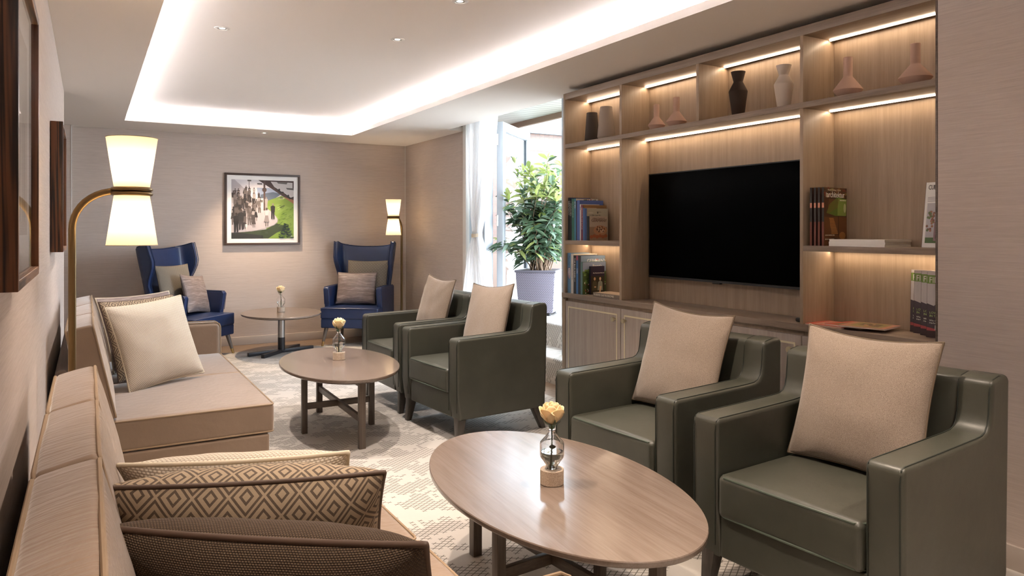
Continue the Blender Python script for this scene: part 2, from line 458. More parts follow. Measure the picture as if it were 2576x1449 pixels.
def slab(prof, y0, y1, r=.02, seg=4, plane='xz', puff=0):
    """closed 2D profile extruded from y0 to y1 with rounded rims"""
    n = len(prof); P = [Vector((a, b)) for a, b in prof]
    area = sum(P[i].x * P[(i+1) % n].y - P[(i+1) % n].x * P[i].y for i in range(n))
    if area < 0: P.reverse()
    N = []
    for i in range(n):
        a, b = (P[i] - P[i-1]).normalized(), (P[(i+1) % n] - P[i]).normalized()
        na, nb = Vector((-a.y, a.x)), Vector((-b.y, b.x)); m = (na + nb)
        m = m / max(.35, m.length_squared) * 2 if m.length > .1 else na
        if m.length > 1.6: m = m.normalized() * 1.6
        N.append(m)
    bm = BM(); ly = bm.faces.layers.int.new('flat'); rings = []
    st = []
    for k in range(seg + 1):
        th = PI / 2 * k / seg; st.append((r * (1 - math.sin(th)), r * (1 - math.cos(th))))
    lay = [(st[0][0] + r * .2, y0)] + [(o, y0 + d) for o, d in st] + [(o, y1 - d) for o, d in reversed(st)] + [(st[0][0] + r * .2, y1)]
    for o, y in lay:
        rg = []
        for i in range(n):
            q = P[i] + N[i] * o
            rg.append(bm.verts.new((q.x, y, q.y) if plane == 'xz' else ((y, q.x, q.y) if plane == 'yz' else (q.x, q.y, y))))
        rings.append(rg)
    for a, b in zip(rings, rings[1:]):
        for i in range(n): bm.faces.new((a[i], a[(i+1) % n], b[(i+1) % n], b[i]))
    for a, b, c in tessellate_polygon([[Vector((p.x, p.y, 0)) for p in P]]):
        for rg in (rings[0], rings[-1]):
            try: bm.faces.new((rg[a], rg[b], rg[c]))[ly] = 1
            except ValueError: pass
    return bm
def text(parent, s, size, mx, mat, name='title', align='LEFT', ext=.0004, squeeze=1):
    cu = bpy.data.curves.new(name, 'FONT'); cu.body = s; cu.size = size; cu.extrude = ext; cu.align_x = align; cu.resolution_u = 2
    cu.materials.append(mat); tmp = bpy.data.objects.new(name, cu); C.objects.link(tmp); bpy.context.view_layer.update()
    me = bpy.data.meshes.new_from_object(tmp.evaluated_get(bpy.context.evaluated_depsgraph_get())); bpy.data.objects.remove(tmp); bpy.data.curves.remove(cu)
    me.materials.clear(); me.materials.append(mat)
    o = bpy.data.objects.new(name, me); C.objects.link(o); o.parent = parent
    o.matrix_local = mx @ Matrix.Diagonal((squeeze, 1, 1, 1)); return o
def fr(o, x, y):
    """frame matrix from local x and y directions"""
    x, y = Vector(x).normalized(), Vector(y).normalized(); z = x.cross(y); m = Matrix.Identity(4)
    for i in range(3): m[i][0] = x[i]; m[i][1] = y[i]; m[i][2] = z[i]; m[i][3] = o[i]
    return m

# ------------------------------------------------------------------ flat prints (colour per polygon)
class Ink:
    """polygons laid on a plane: frame matrix mx, layers .15 mm apart"""
    def __init__(s, mx, step=.00001): s.bm = BM(); s.l = s.bm.loops.layers.float_color.new('ink'); s.k = 0; s.mx = mx; s.step = step
    def poly(s, pts, hexc):
        c = lin(hexc); s.k += 1
        try: f = s.bm.faces.new([s.bm.verts.new(s.mx @ Vector((p[0], p[1], s.k * s.step))) for p in pts])
        except ValueError: return
        for lp in f.loops: lp[s.l] = c
    def rect(s, x0, y0, x1, y1, h): s.poly([(x0, y0), (x1, y0), (x1, y1), (x0, y1)], h)
    def ell(s, x, y, a, b, h, n=10, rot=0):
        s.poly([(x + a*math.cos(2*PI*i/n)*math.cos(rot) - b*math.sin(2*PI*i/n)*math.sin(rot), y + a*math.cos(2*PI*i/n)*math.sin(rot) + b*math.sin(2*PI*i/n)*math.cos(rot)) for i in range(n)], h)
    def out(s, name, parent, mat='print', label=None):
        me = bpy.data.meshes.new(name); s.bm.normal_update(); s.bm.to_mesh(me); s.bm.free(); me.materials.append(M[mat])
        o = bpy.data.objects.new(name, me); C.objects.link(o); o.parent = parent
        if label: o['label'] = label
        return o

# ================================================================== ROOM
ZC = 2.40; ZT = 2.55; YF = 8.80; XL = -.165; XR = 3.12; XW = 3.53; YB = -1.6
struct('floor', bx(-1.2, 3.95, YB, YF + .1, -.1, 0), M['plank'])
cp = bx(-.16, 3.17, YB + .05, 8.28, 0, .006); struct('floor_carpet', cp, M['carpet'], smooth=False)
struct('wall_left', bx(XL - .12, XL, YB, 6.62, 0, ZC), M['wall'])
struct('wall_left', bx(-1.2, -1.08, 6.50, YF, 0, ZC), M['wall'])
struct('wall_left', bx(-1.2, XL - .12, 6.50, 6.62, 0, ZC), M['wall'])
struct('wall_back', bx(-1.2, 4.0, YB - .1, YB, 0, ZC + .3), M['wall'])
struct('wall_far', bx(-1.2, XW + .15, YF, YF + .12, 0, ZC + .3), M['wall'])
struct('wall_far_pier', bx(-1.2, -.155, YF - .1, YF, 0, ZC), M['wall'])
struct('trim_1', bx(-.157, -.148, YF - .104, YF, 0, ZC), M['white'])
struct('trim_2', bx(XW - .006, XW, YF - .006, YF, 0, ZC), M['white'])
struct('wall_right', bx(XR, XR + .035, YB, 1.762, 0, ZC), M['wall'])
struct('wall_right', bx(XR + .29, XR + .40, YB, 4.62, 0, ZC + .2), M['white'])
struct('wall_right', bx(XW, XW + .15, 7.05, YF, 0, ZC + .3), M['wall'])
struct('wall_right', bx(XR + .29, XW + .06, 4.60, 4.95, 0, ZC + .3), M['white'])
struct('baseboard_far', bx(-.15, XW, YF - .016, YF, 0, .095, bev=.003), M['base'])
struct('baseboard_right', bx(XR - .016, XR, YB, 1.762, 0, .10, bev=.003), M['base'])
struct('baseboard_right', bx(XW - .016, XW, 7.06, YF - .016, 0, .095, bev=.003), M['base'])
struct('baseboard_left', bx(XL, XL + .014, YB, 6.62, 0, .095, bev=.003), M['base'])
# soffit ring round the lit tray
TX0, TX1, TY0, TY1 = .305, 2.60, -.55, 8.09
bm = BM()
box(bm, -1.2, TX0, YB, YF, ZC, ZC + .045); box(bm, TX1, 3.34, YB, YF, ZC, ZC + .045)
box(bm, TX0, TX1, YB, TY0, ZC, ZC + .045); box(bm, TX0, TX1, TY1, YF, ZC, ZC + .045)
box(bm, 3.34, XW + .15, 7.12, YF, ZC, ZC + .045)
struct('ceiling', bm, M['ceil'], smooth=False)
g = .16
bm = BM(); box(bm, TX0 - g, TX1 + g, TY0 - g, TY1 + g, ZT, ZT + .05)
struct('ceiling_tray', bm, M['ceil'], smooth=False)
bm = BM()
box(bm, TX0 - g - .03, TX0 - g, TY0 - g, TY1 + g, ZC + .045, ZT + .05); box(bm, TX1 + g, TX1 + g + .03, TY0 - g, TY1 + g, ZC + .045, ZT + .05)
box(bm, TX0 - g, TX1 + g, TY0 - g - .03, TY0 - g, ZC + .045, ZT + .05); box(bm, TX0 - g, TX1 + g, TY1 + g, TY1 + g + .03, ZC + .045, ZT + .05)
struct('ceiling_cove', bm, M['ceil'], smooth=False)
struct('sky_blocker', bx(-1.35, 3.72, YB - .12, YF + .15, 2.72, 2.82), M['ceil'])  # unseen slab added above the ceilings to stop sky light leaking in
struct('sky_blocker_side', bx(XW + .06, XW + .15, 4.5, 7.05, 2.52, 2.72), M['ceil'])  # added strip closing the side under the slab against sky light
struct('ceiling_pocket', bx(3.30, XW + .2, 4.55, 7.15, ZT + .02, ZT + .08), M['ceil'])
for nm, a in (('west', (TX0 - .09, TX0 - .075, TY0, TY1)), ('east', (TX1 + .075, TX1 + .09, TY0, TY1)), ('near', (TX0, TX1, TY0 - .09, TY0 - .075)), ('far', (TX0, TX1, TY1 + .075, TY1 + .09))):
    o = obj('cove_light_strip', bx(*a, ZC + .047, ZC + .055), M['cove'], smooth=False)
    tag(o, {'west': 'hidden white light strip along the left edge of the ceiling tray', 'east': 'hidden white light strip along the bookcase side of the ceiling tray',
            'near': 'hidden white light strip in the ceiling tray edge nearest the camera', 'far': 'hidden white light strip in the ceiling tray edge by the far wall'}[nm], 'light strip', 'light strips in the ceiling tray')
# downlights, then added fill spots
DL = [(.700, 4.698, ZT, 'recessed ceiling spotlight on the left of the lit tray'), (1.714, 4.407, ZT, 'middle recessed spotlight in the lit ceiling tray'),
      (1.716, 3.502, ZT, 'recessed spotlight cut by the top edge of the photo'), (1.682, 8.344, ZC, 'small recessed spotlight near the far wall above the picture')]
FILL_SPOTS = [(.75, 2.5, ZT), (1.72, 1.9, ZT), (.8, .8, ZT), (2.2, .3, ZT), (2.3, 6.3, ZT)]  # bare spots with no fixture, added to brighten the room
first = None
def downlight(x, y, z, lab):
    t = thing('ceiling_spotlight', lab, 'spotlight', (x, y, z), 0, 'recessed ceiling spotlights')
    obj('reflector', lathe(BM(), [(.017, -.0012), (.029, -.0035)], 28, False, False), M['steel'], t)
    obj('trim_ring', lathe(BM(), [(.029, -.001), (.029, -.005), (.036, -.005), (.045, -.002), (.046, 0)], 28, False, False), M['white'], t)
    obj('lens', lathe(BM(), [(.016, -.0016), (.017, -.001)], 20), M['lens'], t); return t
for x, y, z, l in DL:
    if first is None: first = downlight(x, y, z, l)
    else: dup(first, l, mx=TR((x, y, z)))
def light(name, typ, loc, energy, col='#ffffff', size=.05, rot=None, **kw):
    d = bpy.data.lights.new(name, typ); d.energy = energy; d.color = lin(col)[:3]
    if typ in ('POINT', 'SPOT'): d.shadow_soft_size = size
    for k, v in kw.items(): setattr(d, k, v)
    o = bpy.data.objects.new(name, d); C.objects.link(o); o.location = loc
    if rot: o.rotation_euler = rot
    return o
for x, y, z in [d[:3] for d in DL[:3]] + FILL_SPOTS:
    light('spot', 'SPOT', (x, y, z - .012), 22 if (x, y, z) in FILL_SPOTS else 20, '#ffe8d2' if (x, y, z) in FILL_SPOTS else '#fff0e4', .03, spot_size=R(82), spot_blend=.7)
light('spot', 'SPOT', (1.682, 8.344, ZC - .012), 26, '#ffe0bc', .03, spot_size=R(85), spot_blend=.7)

# ---------------------------------------------------------------- wall beyond: door, steps, outside
bm = BM(); 
st1 = slab([(3.45, 0), (3.80, 0), (3.80, .222)] + [(3.475 + .025*math.cos(R(a)), .197 + .025*math.sin(R(a))) for a in (90, 120, 150, 180)], 4.95, 7.05, .002, 1)
struct('step', st1, M['carpetv'])
st2 = slab([(3.80, 0), (4.14, 0), (4.14, .44)] + [(3.825 + .025*math.cos(R(a)), .415 + .025*math.sin(R(a))) for a in (90, 120, 150, 180)], 4.95, 7.6, .002, 1)
struct('step', st2, M['carpetv'])
struct('ground_terrace', bx(4.14, 9, 2.0, 9.6, .2, .44), M['deck'])
struct('ground_terrace', bx(3.80, 4.14, 7.6, 9.6, .2, .44), M['deck'])
struct('ground_terrace', bx(3.80, 4.14, 2.0, 4.95, .2, .44), M['deck'])
# window frame pieces
F = M['frame_white']
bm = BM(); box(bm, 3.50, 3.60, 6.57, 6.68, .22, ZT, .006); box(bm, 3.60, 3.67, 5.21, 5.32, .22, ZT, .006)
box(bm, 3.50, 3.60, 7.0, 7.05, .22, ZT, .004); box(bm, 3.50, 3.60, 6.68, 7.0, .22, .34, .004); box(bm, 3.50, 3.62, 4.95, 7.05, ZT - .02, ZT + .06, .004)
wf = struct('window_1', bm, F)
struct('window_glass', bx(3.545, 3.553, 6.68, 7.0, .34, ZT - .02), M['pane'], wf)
box(bm := BM(), 3.49, 3.535, 6.98, 7.055, 0, ZC + .1, .003); struct('trim_3', bm, M['white'])
# open door leaf
dl = bpy.data.objects.new('door_1', None); C.objects.link(dl); dl['kind'] = 'structure'
dl.location = (3.64, 6.50, .47); dl.rotation_euler = (0, 0, PI/2 - R(48.5))
W, Hh = .95, 1.965
bm = BM(); t_ = .035
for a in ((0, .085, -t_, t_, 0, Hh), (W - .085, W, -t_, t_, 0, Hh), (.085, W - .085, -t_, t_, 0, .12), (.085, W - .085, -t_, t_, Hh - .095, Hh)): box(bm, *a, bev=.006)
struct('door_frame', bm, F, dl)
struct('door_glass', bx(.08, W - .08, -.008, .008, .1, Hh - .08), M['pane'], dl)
bm = BM()
for a in ((.083, .093, -.014, .014, .115, Hh - .09), (W - .093, W - .083, -.014, .014, .115, Hh - .09), (.09, W - .09, -.014, .014, Hh - .10, Hh - .09)): box(bm, *a)
struct('door_gasket', bm, cm('#3f464c'), dl)
for z in (.08, .95, 1.78):
    bm = lathe(BM(), [(.009, z - .055), (.009, z - .003), (.007, z - .003), (.007, z + .003), (.009, z + .003), (.009, z + .055)], 12, c=(-.022, .02, 0))
    struct('door_hinge', bm, M['white'], dl)
bm = BM(); box(bm, W - .06, W - .035, t_, t_ + .02, .9, 1.04, .003); box(bm, W - .16, W - .035, t_ + .02, t_ + .035, 1.0, 1.02, .004)
struct('door_handle', bm, M['steel'], dl)
# outside
struct('wall_brick_garden', bx(3.9, 9.2, 9.42, 9.7, .2, 2.53), M['brick'], smooth=False)
struct('wall_brick_soldier_course', bx(3.9, 9.2, 9.418, 9.7, 2.53, 2.79), M['bricksol'], smooth=False)
struct('wall_coping', bx(3.9, 9.2, 9.36, 9.75, 2.79, 3.05), M['zinc'])
struct('wall_brick_side', bx(XW + .15, 3.78, 7.05, 9.6, 0, 2.55), M['bricky'], smooth=False)
struct('wall_timber_screen', bx(4.2, 9.2, 9.30, 9.42, .44, .98), cm('#5c4638'), smooth=False)
bm = BM(); box(bm, 3.58, 4.26, 3.5, 7.55, 2.56, 2.62); struct('roof_soffit', bm, M['slats'], smooth=False)
struct('roof_fascia', bx(4.26, 4.30, 3.5, 7.55, 2.50, 2.66), M['tan'])

# planter and shrub
def planter():
    t = thing('potted_shrub', 'tall leafy green laurel shrub in a grey woven rattan planter outside the open door', 'potted plant', (4.10, 6.47, .44), R(45))
    bm = hexa(BM(), (0, 0, .03), (.36, .36), (0, 0, .46), (.42, .42)); bevall(bm, .012)
    obj('woven_planter', bm, M['wicker'], t)
    rim = BM()
    for s in (-1, 1): box(rim, -.216, .216, s*.205 - .012, s*.205 + .012, .445, .468, .003); box(rim, s*.205 - .012, s*.205 + .012, -.216, .216, .445, .468, .003)
    obj('planter_rim', rim, cm('#5d5962'), t)
    for i in (-1, 1):
        for j in (-1, 1): obj('planter_foot', lathe(BM(), [(.02, 0), (.02, .032)], 10, c=(i*.13, j*.13, 0)), M['dsteel'], t)
    obj('soil', bx(-.19, .19, -.19, .19, .40, .464), M['soil'], t)
    rnd = random.Random(3); stems = BM(); lf = BM(); L = lf.loops.layers.float_color.new('ink')
    def leaf(p, d, ln, w, colr):
        d = d.normalized(); s = d.cross(Vector((0, 0, 1))); s = s.normalized() if s.length > .05 else Vector((1, 0, 0)); s = (Matrix.Rotation(rnd.uniform(-.9, .9), 3, d) @ s)
        n = s.cross(d); rows = []
        for q, ww in ((0, .05), (.25, .75), (.55, 1), (.8, .6), (1, .03)):
            c = p + d * ln * q - n * 0 + Vector((0, 0, -1)) * ln * .22 * q * q
            rows.append([lf.verts.new(c - s * w * ww + n * w * .35 * ww), lf.verts.new(c), lf.verts.new(c + s * w * ww + n * w * .35 * ww)])
        for a, b in zip(rows, rows[1:]):
            for i in (0, 1):
                f = lf.faces.new((a[i], a[i+1], b[i+1], b[i])); f.smooth = True
                for lp in f.loops: lp[L] = colr
    for i in range(58):
        a = rnd.uniform(0, 2*PI); rr = rnd.uniform(.02, .12); base = Vector((rr*math.cos(a), rr*math.sin(a), .45))
        top = Vector((rnd.uniform(-.34, .34), rnd.uniform(-.34, .34), rnd.uniform(1.0, 1.62)))
        if i < 6: top = Vector((.42*math.cos(a), .42*math.sin(a), rnd.uniform(.75, 1.0)))
        pts = []
        for k in range(9):
            q = k / 8; pts.append(base.lerp(top, q) + Vector((rnd.uniform(-1, 1), rnd.uniform(-1, 1), 0)) * .018 + Vector((0, 0, .06 * math.sin(PI * q))))
        tube(stems, pts, [.008 - .0008 * k for k in range(9)], seg=5)
        for k in range(2, 9):
            hk = pts[k].z; new = hk > 1.18
            for j in range(6 if k < 8 else 7):
                an = rnd.uniform(0, 2*PI); el = rnd.uniform(-.5, .5) if not new else rnd.uniform(.1, 1.2)
                d = Vector((math.cos(an)*math.cos(el), math.sin(an)*math.cos(el), math.sin(el)))
                pick = rnd.random() < (.75 if new else .12)
                col = lin(rnd.choice(['#98a45c', '#a5ae6a', '#889953', '#adb480'] if pick else ['#556b50', '#485f45', '#657a5e', '#3e523e', '#7b8e7c']))
                leaf(pts[k] + Vector((0, 0, rnd.uniform(-.04, .03))), d, rnd.uniform(.10, .17), rnd.uniform(.015, .026), col)
    obj('stems', stems, M['bark'], t)
    me = bpy.data.meshes.new('foliage'); lf.to_mesh(me); lf.free(); me.materials.append(M['leaf'])
    o = bpy.data.objects.new('foliage', me); C.objects.link(o); o.parent = t
planter()

# curtain
def curtain():
    t = thing('curtain', 'white sheer curtain gathered with a tieback beside the garden door', 'curtain', (3.43, 6.52, .03))
    bm = BM(); rows = []; Z = [0, .15, .35, .6, .85, 1.05, 1.16, 1.22, 1.27, 1.33, 1.42, 1.6, 1.85, 2.1, 2.35, 2.5]
    def shape(z):
        pts = [(0, (-.36, .44)), (.6, (-.24, .40)), (1.05, (-.07, .27)), (1.22, (.015, .175)), (1.27, (.02, .165)), (1.42, (-.03, .20)), (1.85, (-.20, .25)), (2.5, (-.33, .27))]
        for (a, p), (b, q) in zip(pts, pts[1:]):
            if a <= z <= b:
                f = (z - a) / (b - a); return p[0] + (q[0]-p[0])*f, p[1] + (q[1]-p[1])*f
    n = 110
    for z in Z:
        y0, y1 = shape(z); w = y1 - y0; row = []
        amp = .026 * min(1, w / .3) + .005
        for i in range(n + 1):
            f = i / n; ph = f * 2 * PI * 14 + .6 * math.sin(z * 2)
            row.append(bm.verts.new((amp * math.sin(ph) + .01 * math.sin(ph * .37 + z), y0 + w * f + .006 * math.cos(ph * 1.7), z)))
        rows.append(row)
    for a, b in zip(rows, rows[1:]):
        for i in range(n): bm.faces.new((a[i], a[i+1], b[i+1], b[i]))
    obj('sheer_panel', bm, M['sheer'], t, ang=180)
    pts = [(.05 * math.cos(2*PI*i/24), .093 + .068 * math.sin(2*PI*i/24), 1.245 + .01 * math.cos(2*PI*i/24)) for i in range(24)]
    bm = BM(); 
    rg = [[bm.verts.new((p[0], p[1], p[2] + dz)) for p in pts] for dz in (-.018, .018)]
    for i in range(24): bm.faces.new((rg[0][i], rg[0][(i+1) % 24], rg[1][(i+1) % 24], rg[1][i]))
    obj('tieback', bm, cm('#d9cbb4', .7), t)
curtain()

# ================================================================== BOOKCASE WALL
XB = 3.365; Y0c = 1.60
bc = thing('bookcase', 'tall built-in oak bookcase with lit shelves around the television', 'bookcase', (0, 0, 0))
OAK, OY = M['oak'], M['oaky']
obj('back_panel', bx(XB, XB + .02, Y0c, 4.585, .85, 2.31), OAK, bc, smooth=False)
def board(name, a, m): obj(name, bx(*a, bev=.0015), m, bc)
board('side_panel', (XR, XB, 4.560, 4.585, .80, 2.358), OAK); board('side_panel', (XR + .036, XB, Y0c - .02, Y0c, .85, 2.358), OAK)
board('end_trim', (XR - .002, XR + .036, 1.7625, 1.772, .0, 2.358), M['tlegy'])
board('header', (XR, XB + .02, 1.772, 4.560, 2.311, 2.358), OY)
board('header', (XR + .036, XB + .02, Y0c, 1.772, 2.311, 2.358), OY)
board('shelf', (XR - .001, XB, 1.772, 4.560, 1.943, 1.973), OY)
board('shelf', (XR, XB, 3.909, 4.560, 1.216, 1.248), OY); board('shelf', (XR, XB, 1.772, 2.437, 1.220, 1.248), OY)
for z0, z1 in ((1.943, 1.973), (1.220, 1.248)): board('shelf', (XR + .036, XB, Y0c, 1.772, z0, z1), OY)
for a, b in ((3.884, 3.909), (2.437, 2.457)): board('divider', (XR, XB, a, b, .85, 1.943), OAK); board('divider', (XR, XB, a, b, 1.973, 2.311), OAK)
board('divider', (XR, XB, 3.163, 3.186, 1.973, 2.311), OAK)
for (a, b, z) in ((3.909, 4.560, 2.311), (3.186, 3.884, 2.311), (2.457, 3.163, 2.311), (1.66, 2.437, 2.311), (3.909, 4.560, 1.943), (2.457, 3.884, 1.943), (1.66, 2.437, 1.943), (3.909, 4.560, 1.216), (1.66, 2.437, 1.220)):
    bm = bx(XB - .044, XB - .035, a + .004, b - .004, z - .005, z - .0003)
    for f_ in bm.faces: f_.material_index = 0 if abs(f_.calc_center_median().z - (z - .005)) < 1e-5 or f_.calc_center_median().x < XB - .0435 else 1
    obj('led_strip', bm, [M['led'], M['white']], bc, 'warm white light line', smooth=False)
wt = obj('worktop', bx(XR - .006, XB + .03, 1.772, 4.60, .815, .85, bev=.002), OY)
tag(wt, 'long continuous oak worktop along the bookcase under the television', 'worktop')
obj('worktop_end', bx(XR + .036, XB + .03, Y0c, 1.772, .815, .85), OY, wt)
obj('worktop_end_panel', bx(XR, XB + .03, 4.561, 4.60, 0, .815), OAK, wt)
cabs = [(3.899, 4.558, 1, 'taupe oak cupboard at the left end of the bookcase beside the garden door'), (3.175, 3.897, 0, 'taupe oak cupboard second from the garden door, under the television'),
        (2.449, 3.173, 1, 'taupe oak cupboard behind the two near green armchairs, knob at its right'), (1.775, 2.447, 0, 'taupe oak cupboard at the right end behind the nearest armchair cushion')]
for y0, y1, kr, lab in cabs:
    t = thing('cabinet', lab, 'cabinet', (XR, (y0 + y1) / 2, 0), 0, 'cupboards under the bookcase')
    w = (y1 - y0) / 2
    obj('body', bx(.022, .27, -w, w, .09, .812), M['oak'], t, smooth=False)
    obj('plinth', bx(.05, .25, -w, w, 0, .09), M['darkbronze'], t, smooth=False)
    d = obj('cabinet_door', bx(.002, .021, -w + .002, w - .002, .10, .790, bev=.0015), M['door_oak'], t)
    bm = BM(); a, b = w - .045, w - .036
    box(bm, 0, .0035, -b, b, .742, .752); box(bm, 0, .0035, -b, b, .138, .148); box(bm, 0, .0035, -b, -a, .148, .742); box(bm, 0, .0035, a, b, .148, .742)
    obj('inlay_line', bm, M['inlay'], d, smooth=False)
    ky = (-w + .055) if kr else (w - .055)
    k = BM(); mx = Matrix.Translation((0, ky, .715)) @ Matrix.Rotation(-PI/2, 4, 'Y')
    lathe(k, [(.006, -.002), (.006, .018), (.0145, .018), (.0155, .020), (.0155, .029), (.0145, .031)], 24, tilt=mx)
    obj('door_knob', k, M['palebrass'], d)

# television
tv = thing('television', 'large black wall-mounted flat television in the lit oak niche', 'television', (3.30, 3.20, 1.355))
obj('housing', bx(.004, .045, -.615, .615, -.350, .350, bev=.004), M['black'], tv)
obj('screen', bx(-.001, .004, -.608, .608, -.336, .344, bev=.001), M['screen'], tv)
bm = BM(); box(bm, -.003, .004, -.615, -.608, -.350, .350); box(bm, -.003, .004, .608, .615, -.350, .350); box(bm, -.003, .004, -.608, .608, .344, .350); box(bm, -.003, .004, -.608, .608, -.350, -.336)
obj('bezel', bm, cm('#17181a', .3), tv, smooth=False)
obj('wall_mount', bx(.045, .064, -.2, .2, -.15, .15), M['dsteel'], tv)
obj('sensor_bar', bx(-.004, .02, -.03, .03, -.358, -.349, bev=.002), M['black'], tv)
rb = rbox(.05, .06, .022, .008, n=3, c=(0, 0, .011)); o = obj('media_box', rb, M['black'], loc=(3.20, 2.50, .85)); tag(o, 'small black rounded box on the worktop beside the television niche divider', 'media box')

# vases
def cone_vase(h, rb_, rt, c): return [(rb_ * .82, 0), (rb_ * .86, .002), (rb_, .018), (rb_ * .985, .03), (rt, h - .002), (rt - .002, h), (rt - .007, h), (rt - .009, h - .03)]
def bottle(h, r, rn): return [(r * .55, 0), (r * .60, .002), (r, .035), (r * .98, .040), (rn * 1.1, h * .50), (rn, h * .53), (rn, h - .002), (rn - .002, h), (rn - .006, h), (rn - .007, h - .03)]
def urn(h, r): return [(r * .62, 0), (r * .64, .002), (r, h * .55), (r * .99, h * .57), (r * .52, h * .76), (r * .50, h * .78), (r * .78, h - .001), (r * .76, h), (r * .68, h), (r * .5, h - .03)]
VZ = 1.973
def vase(name, prof, y, m, lab, x=3.205, grp=None):
    o = obj(name, lathe(BM(), prof, 48, True, False), M[m], loc=(x, y, VZ), ang=28); tag(o, lab, 'vase', grp)
vase('tapered_vase', cone_vase(.215, .054, .040, 0), 4.335, 'charcoal', 'charcoal tapered vase on the top left shelf, behind the pale one')
vase('tapered_vase', cone_vase(.235, .064, .043, 0), 4.165, 'greyv', 'pale grey tapered vase on the top left shelf beside the charcoal one')
vase('bottle_vase', bottle(.172, .056, .0185), 3.63, 'terracotta', 'smallest dusty pink bottle vase, second niche from the left')
vase('bottle_vase', bottle(.190, .064, .0205), 3.445, 'terracotta', 'dusty pink cone bottle vase right of the smallest one, second niche')
vase('urn_vase', urn(.256, .052), 2.94, 'darkurn', 'dark brown angular urn vase above the television')
vase('urn_vase', urn(.232, .050), 2.625, 'whitev', 'off-white angular urn vase above the television')
vase('bottle_vase', bottle(.197, .068, .021), 2.245, 'terracotta', 'dusty pink cone bottle vase, left of the two in the top right niche')
vase('bottle_vase', bottle(.190, .070, .021), 1.91, 'terracotta', 'dusty pink cone bottle vase at the far right end of the top shelf')

# books: spine faces -X, front cover faces -Y; origin at spine bottom, front-cover side
def book(t_, h, w, spine, cover, lab, x, y, z, cat='book', group=None, name='book', rz=0, pages='#d8cdb8', mx=None, hard=True):
    """y = the -Y (cover) face"""
    t = thing(name, lab, cat, (x, y, z), rz, group, mx)
    c = .0022 if hard else .0006
    bm = BM(); box(bm, 0, w, 0, c, 0, h); box(bm, 0, w, t_ - c, t_, 0, h); obj('cover', bm, cm(cover, .35), t, smooth=False)
    obj('spine', bx(-.0012, c, 0, t_, 0, h), cm(spine, .35), t, smooth=False)
    q = .004 if hard else .0005
    obj('pages', bx(c, w - q, c, t_ - c, q, h - q), cm(pages, .8), t, smooth=False)
    return t
def spine_title(t, s, th, h, size, colr, z0=None, sq=1):
    text(t, s, size, fr((-.0016, th * .5 + size * .36, z0 or h * .93), (0, 0, -1), (0, -1, 0)), cm(colr, .5), 'spine_title', squeeze=sq)
def cover_title(t, s, x, z, size, colr, sq=1): text(t, s, size, fr((x, -.0018, z), (1, 0, 0), (0, 0, 1)), cm(colr, .5), 'title', squeeze=sq)
def cover_ink(): return Ink(fr((0, -.0002, 0), (1, 0, 0), (0, 0, 1)))
G1 = 'books on the upper left shelf'; xs = 3.145
up = [ # thickness, height, width, spine, cover, label
 (.026, .322, .19, '#20272a', '#2b3560', 'tall black book with white spine title, first on the upper left shelf'),
 (.020, .300, .17, '#1c1d22', '#23263a', 'black book standing second from the left on the upper left shelf'),
 (.032, .312, .20, '#2f6a58', '#31527c', 'tall green-spined book on the upper left shelf'),
 (.020, .312, .205, '#3c7f9a', '#b9b4c4', 'teal-spined book beside the green one, upper left shelf'),
 (.014, .296, .17, '#3a2c4a', '#46335c', 'dark violet thin book, upper left shelf'),
 (.034, .298, .215, '#4a63a4', '#5268a8', 'bright blue large book in the middle of the upper left shelf'),
 (.012, .268, .17, '#cfcbc6', '#b8b2aa', 'thin white-spined book, upper left shelf'),
 (.026, .262, .215, '#6d3040', '#8c6a45', 'wine-red book with brown cover, upper left shelf'),
 (.016, .240, .11, '#3f6c9c', '#c4a98c', 'blue-spined narrow book, upper left shelf'),
 (.026, .236, .195, '#2c4676', '#a3a193', 'navy-spined book with grey stone cover, upper left shelf'),
 (.030, .178, .165, '#15171d', '#b3a392', 'small spiral-bound cookery book with a loaf of bread on the cover')]
y = 4.557
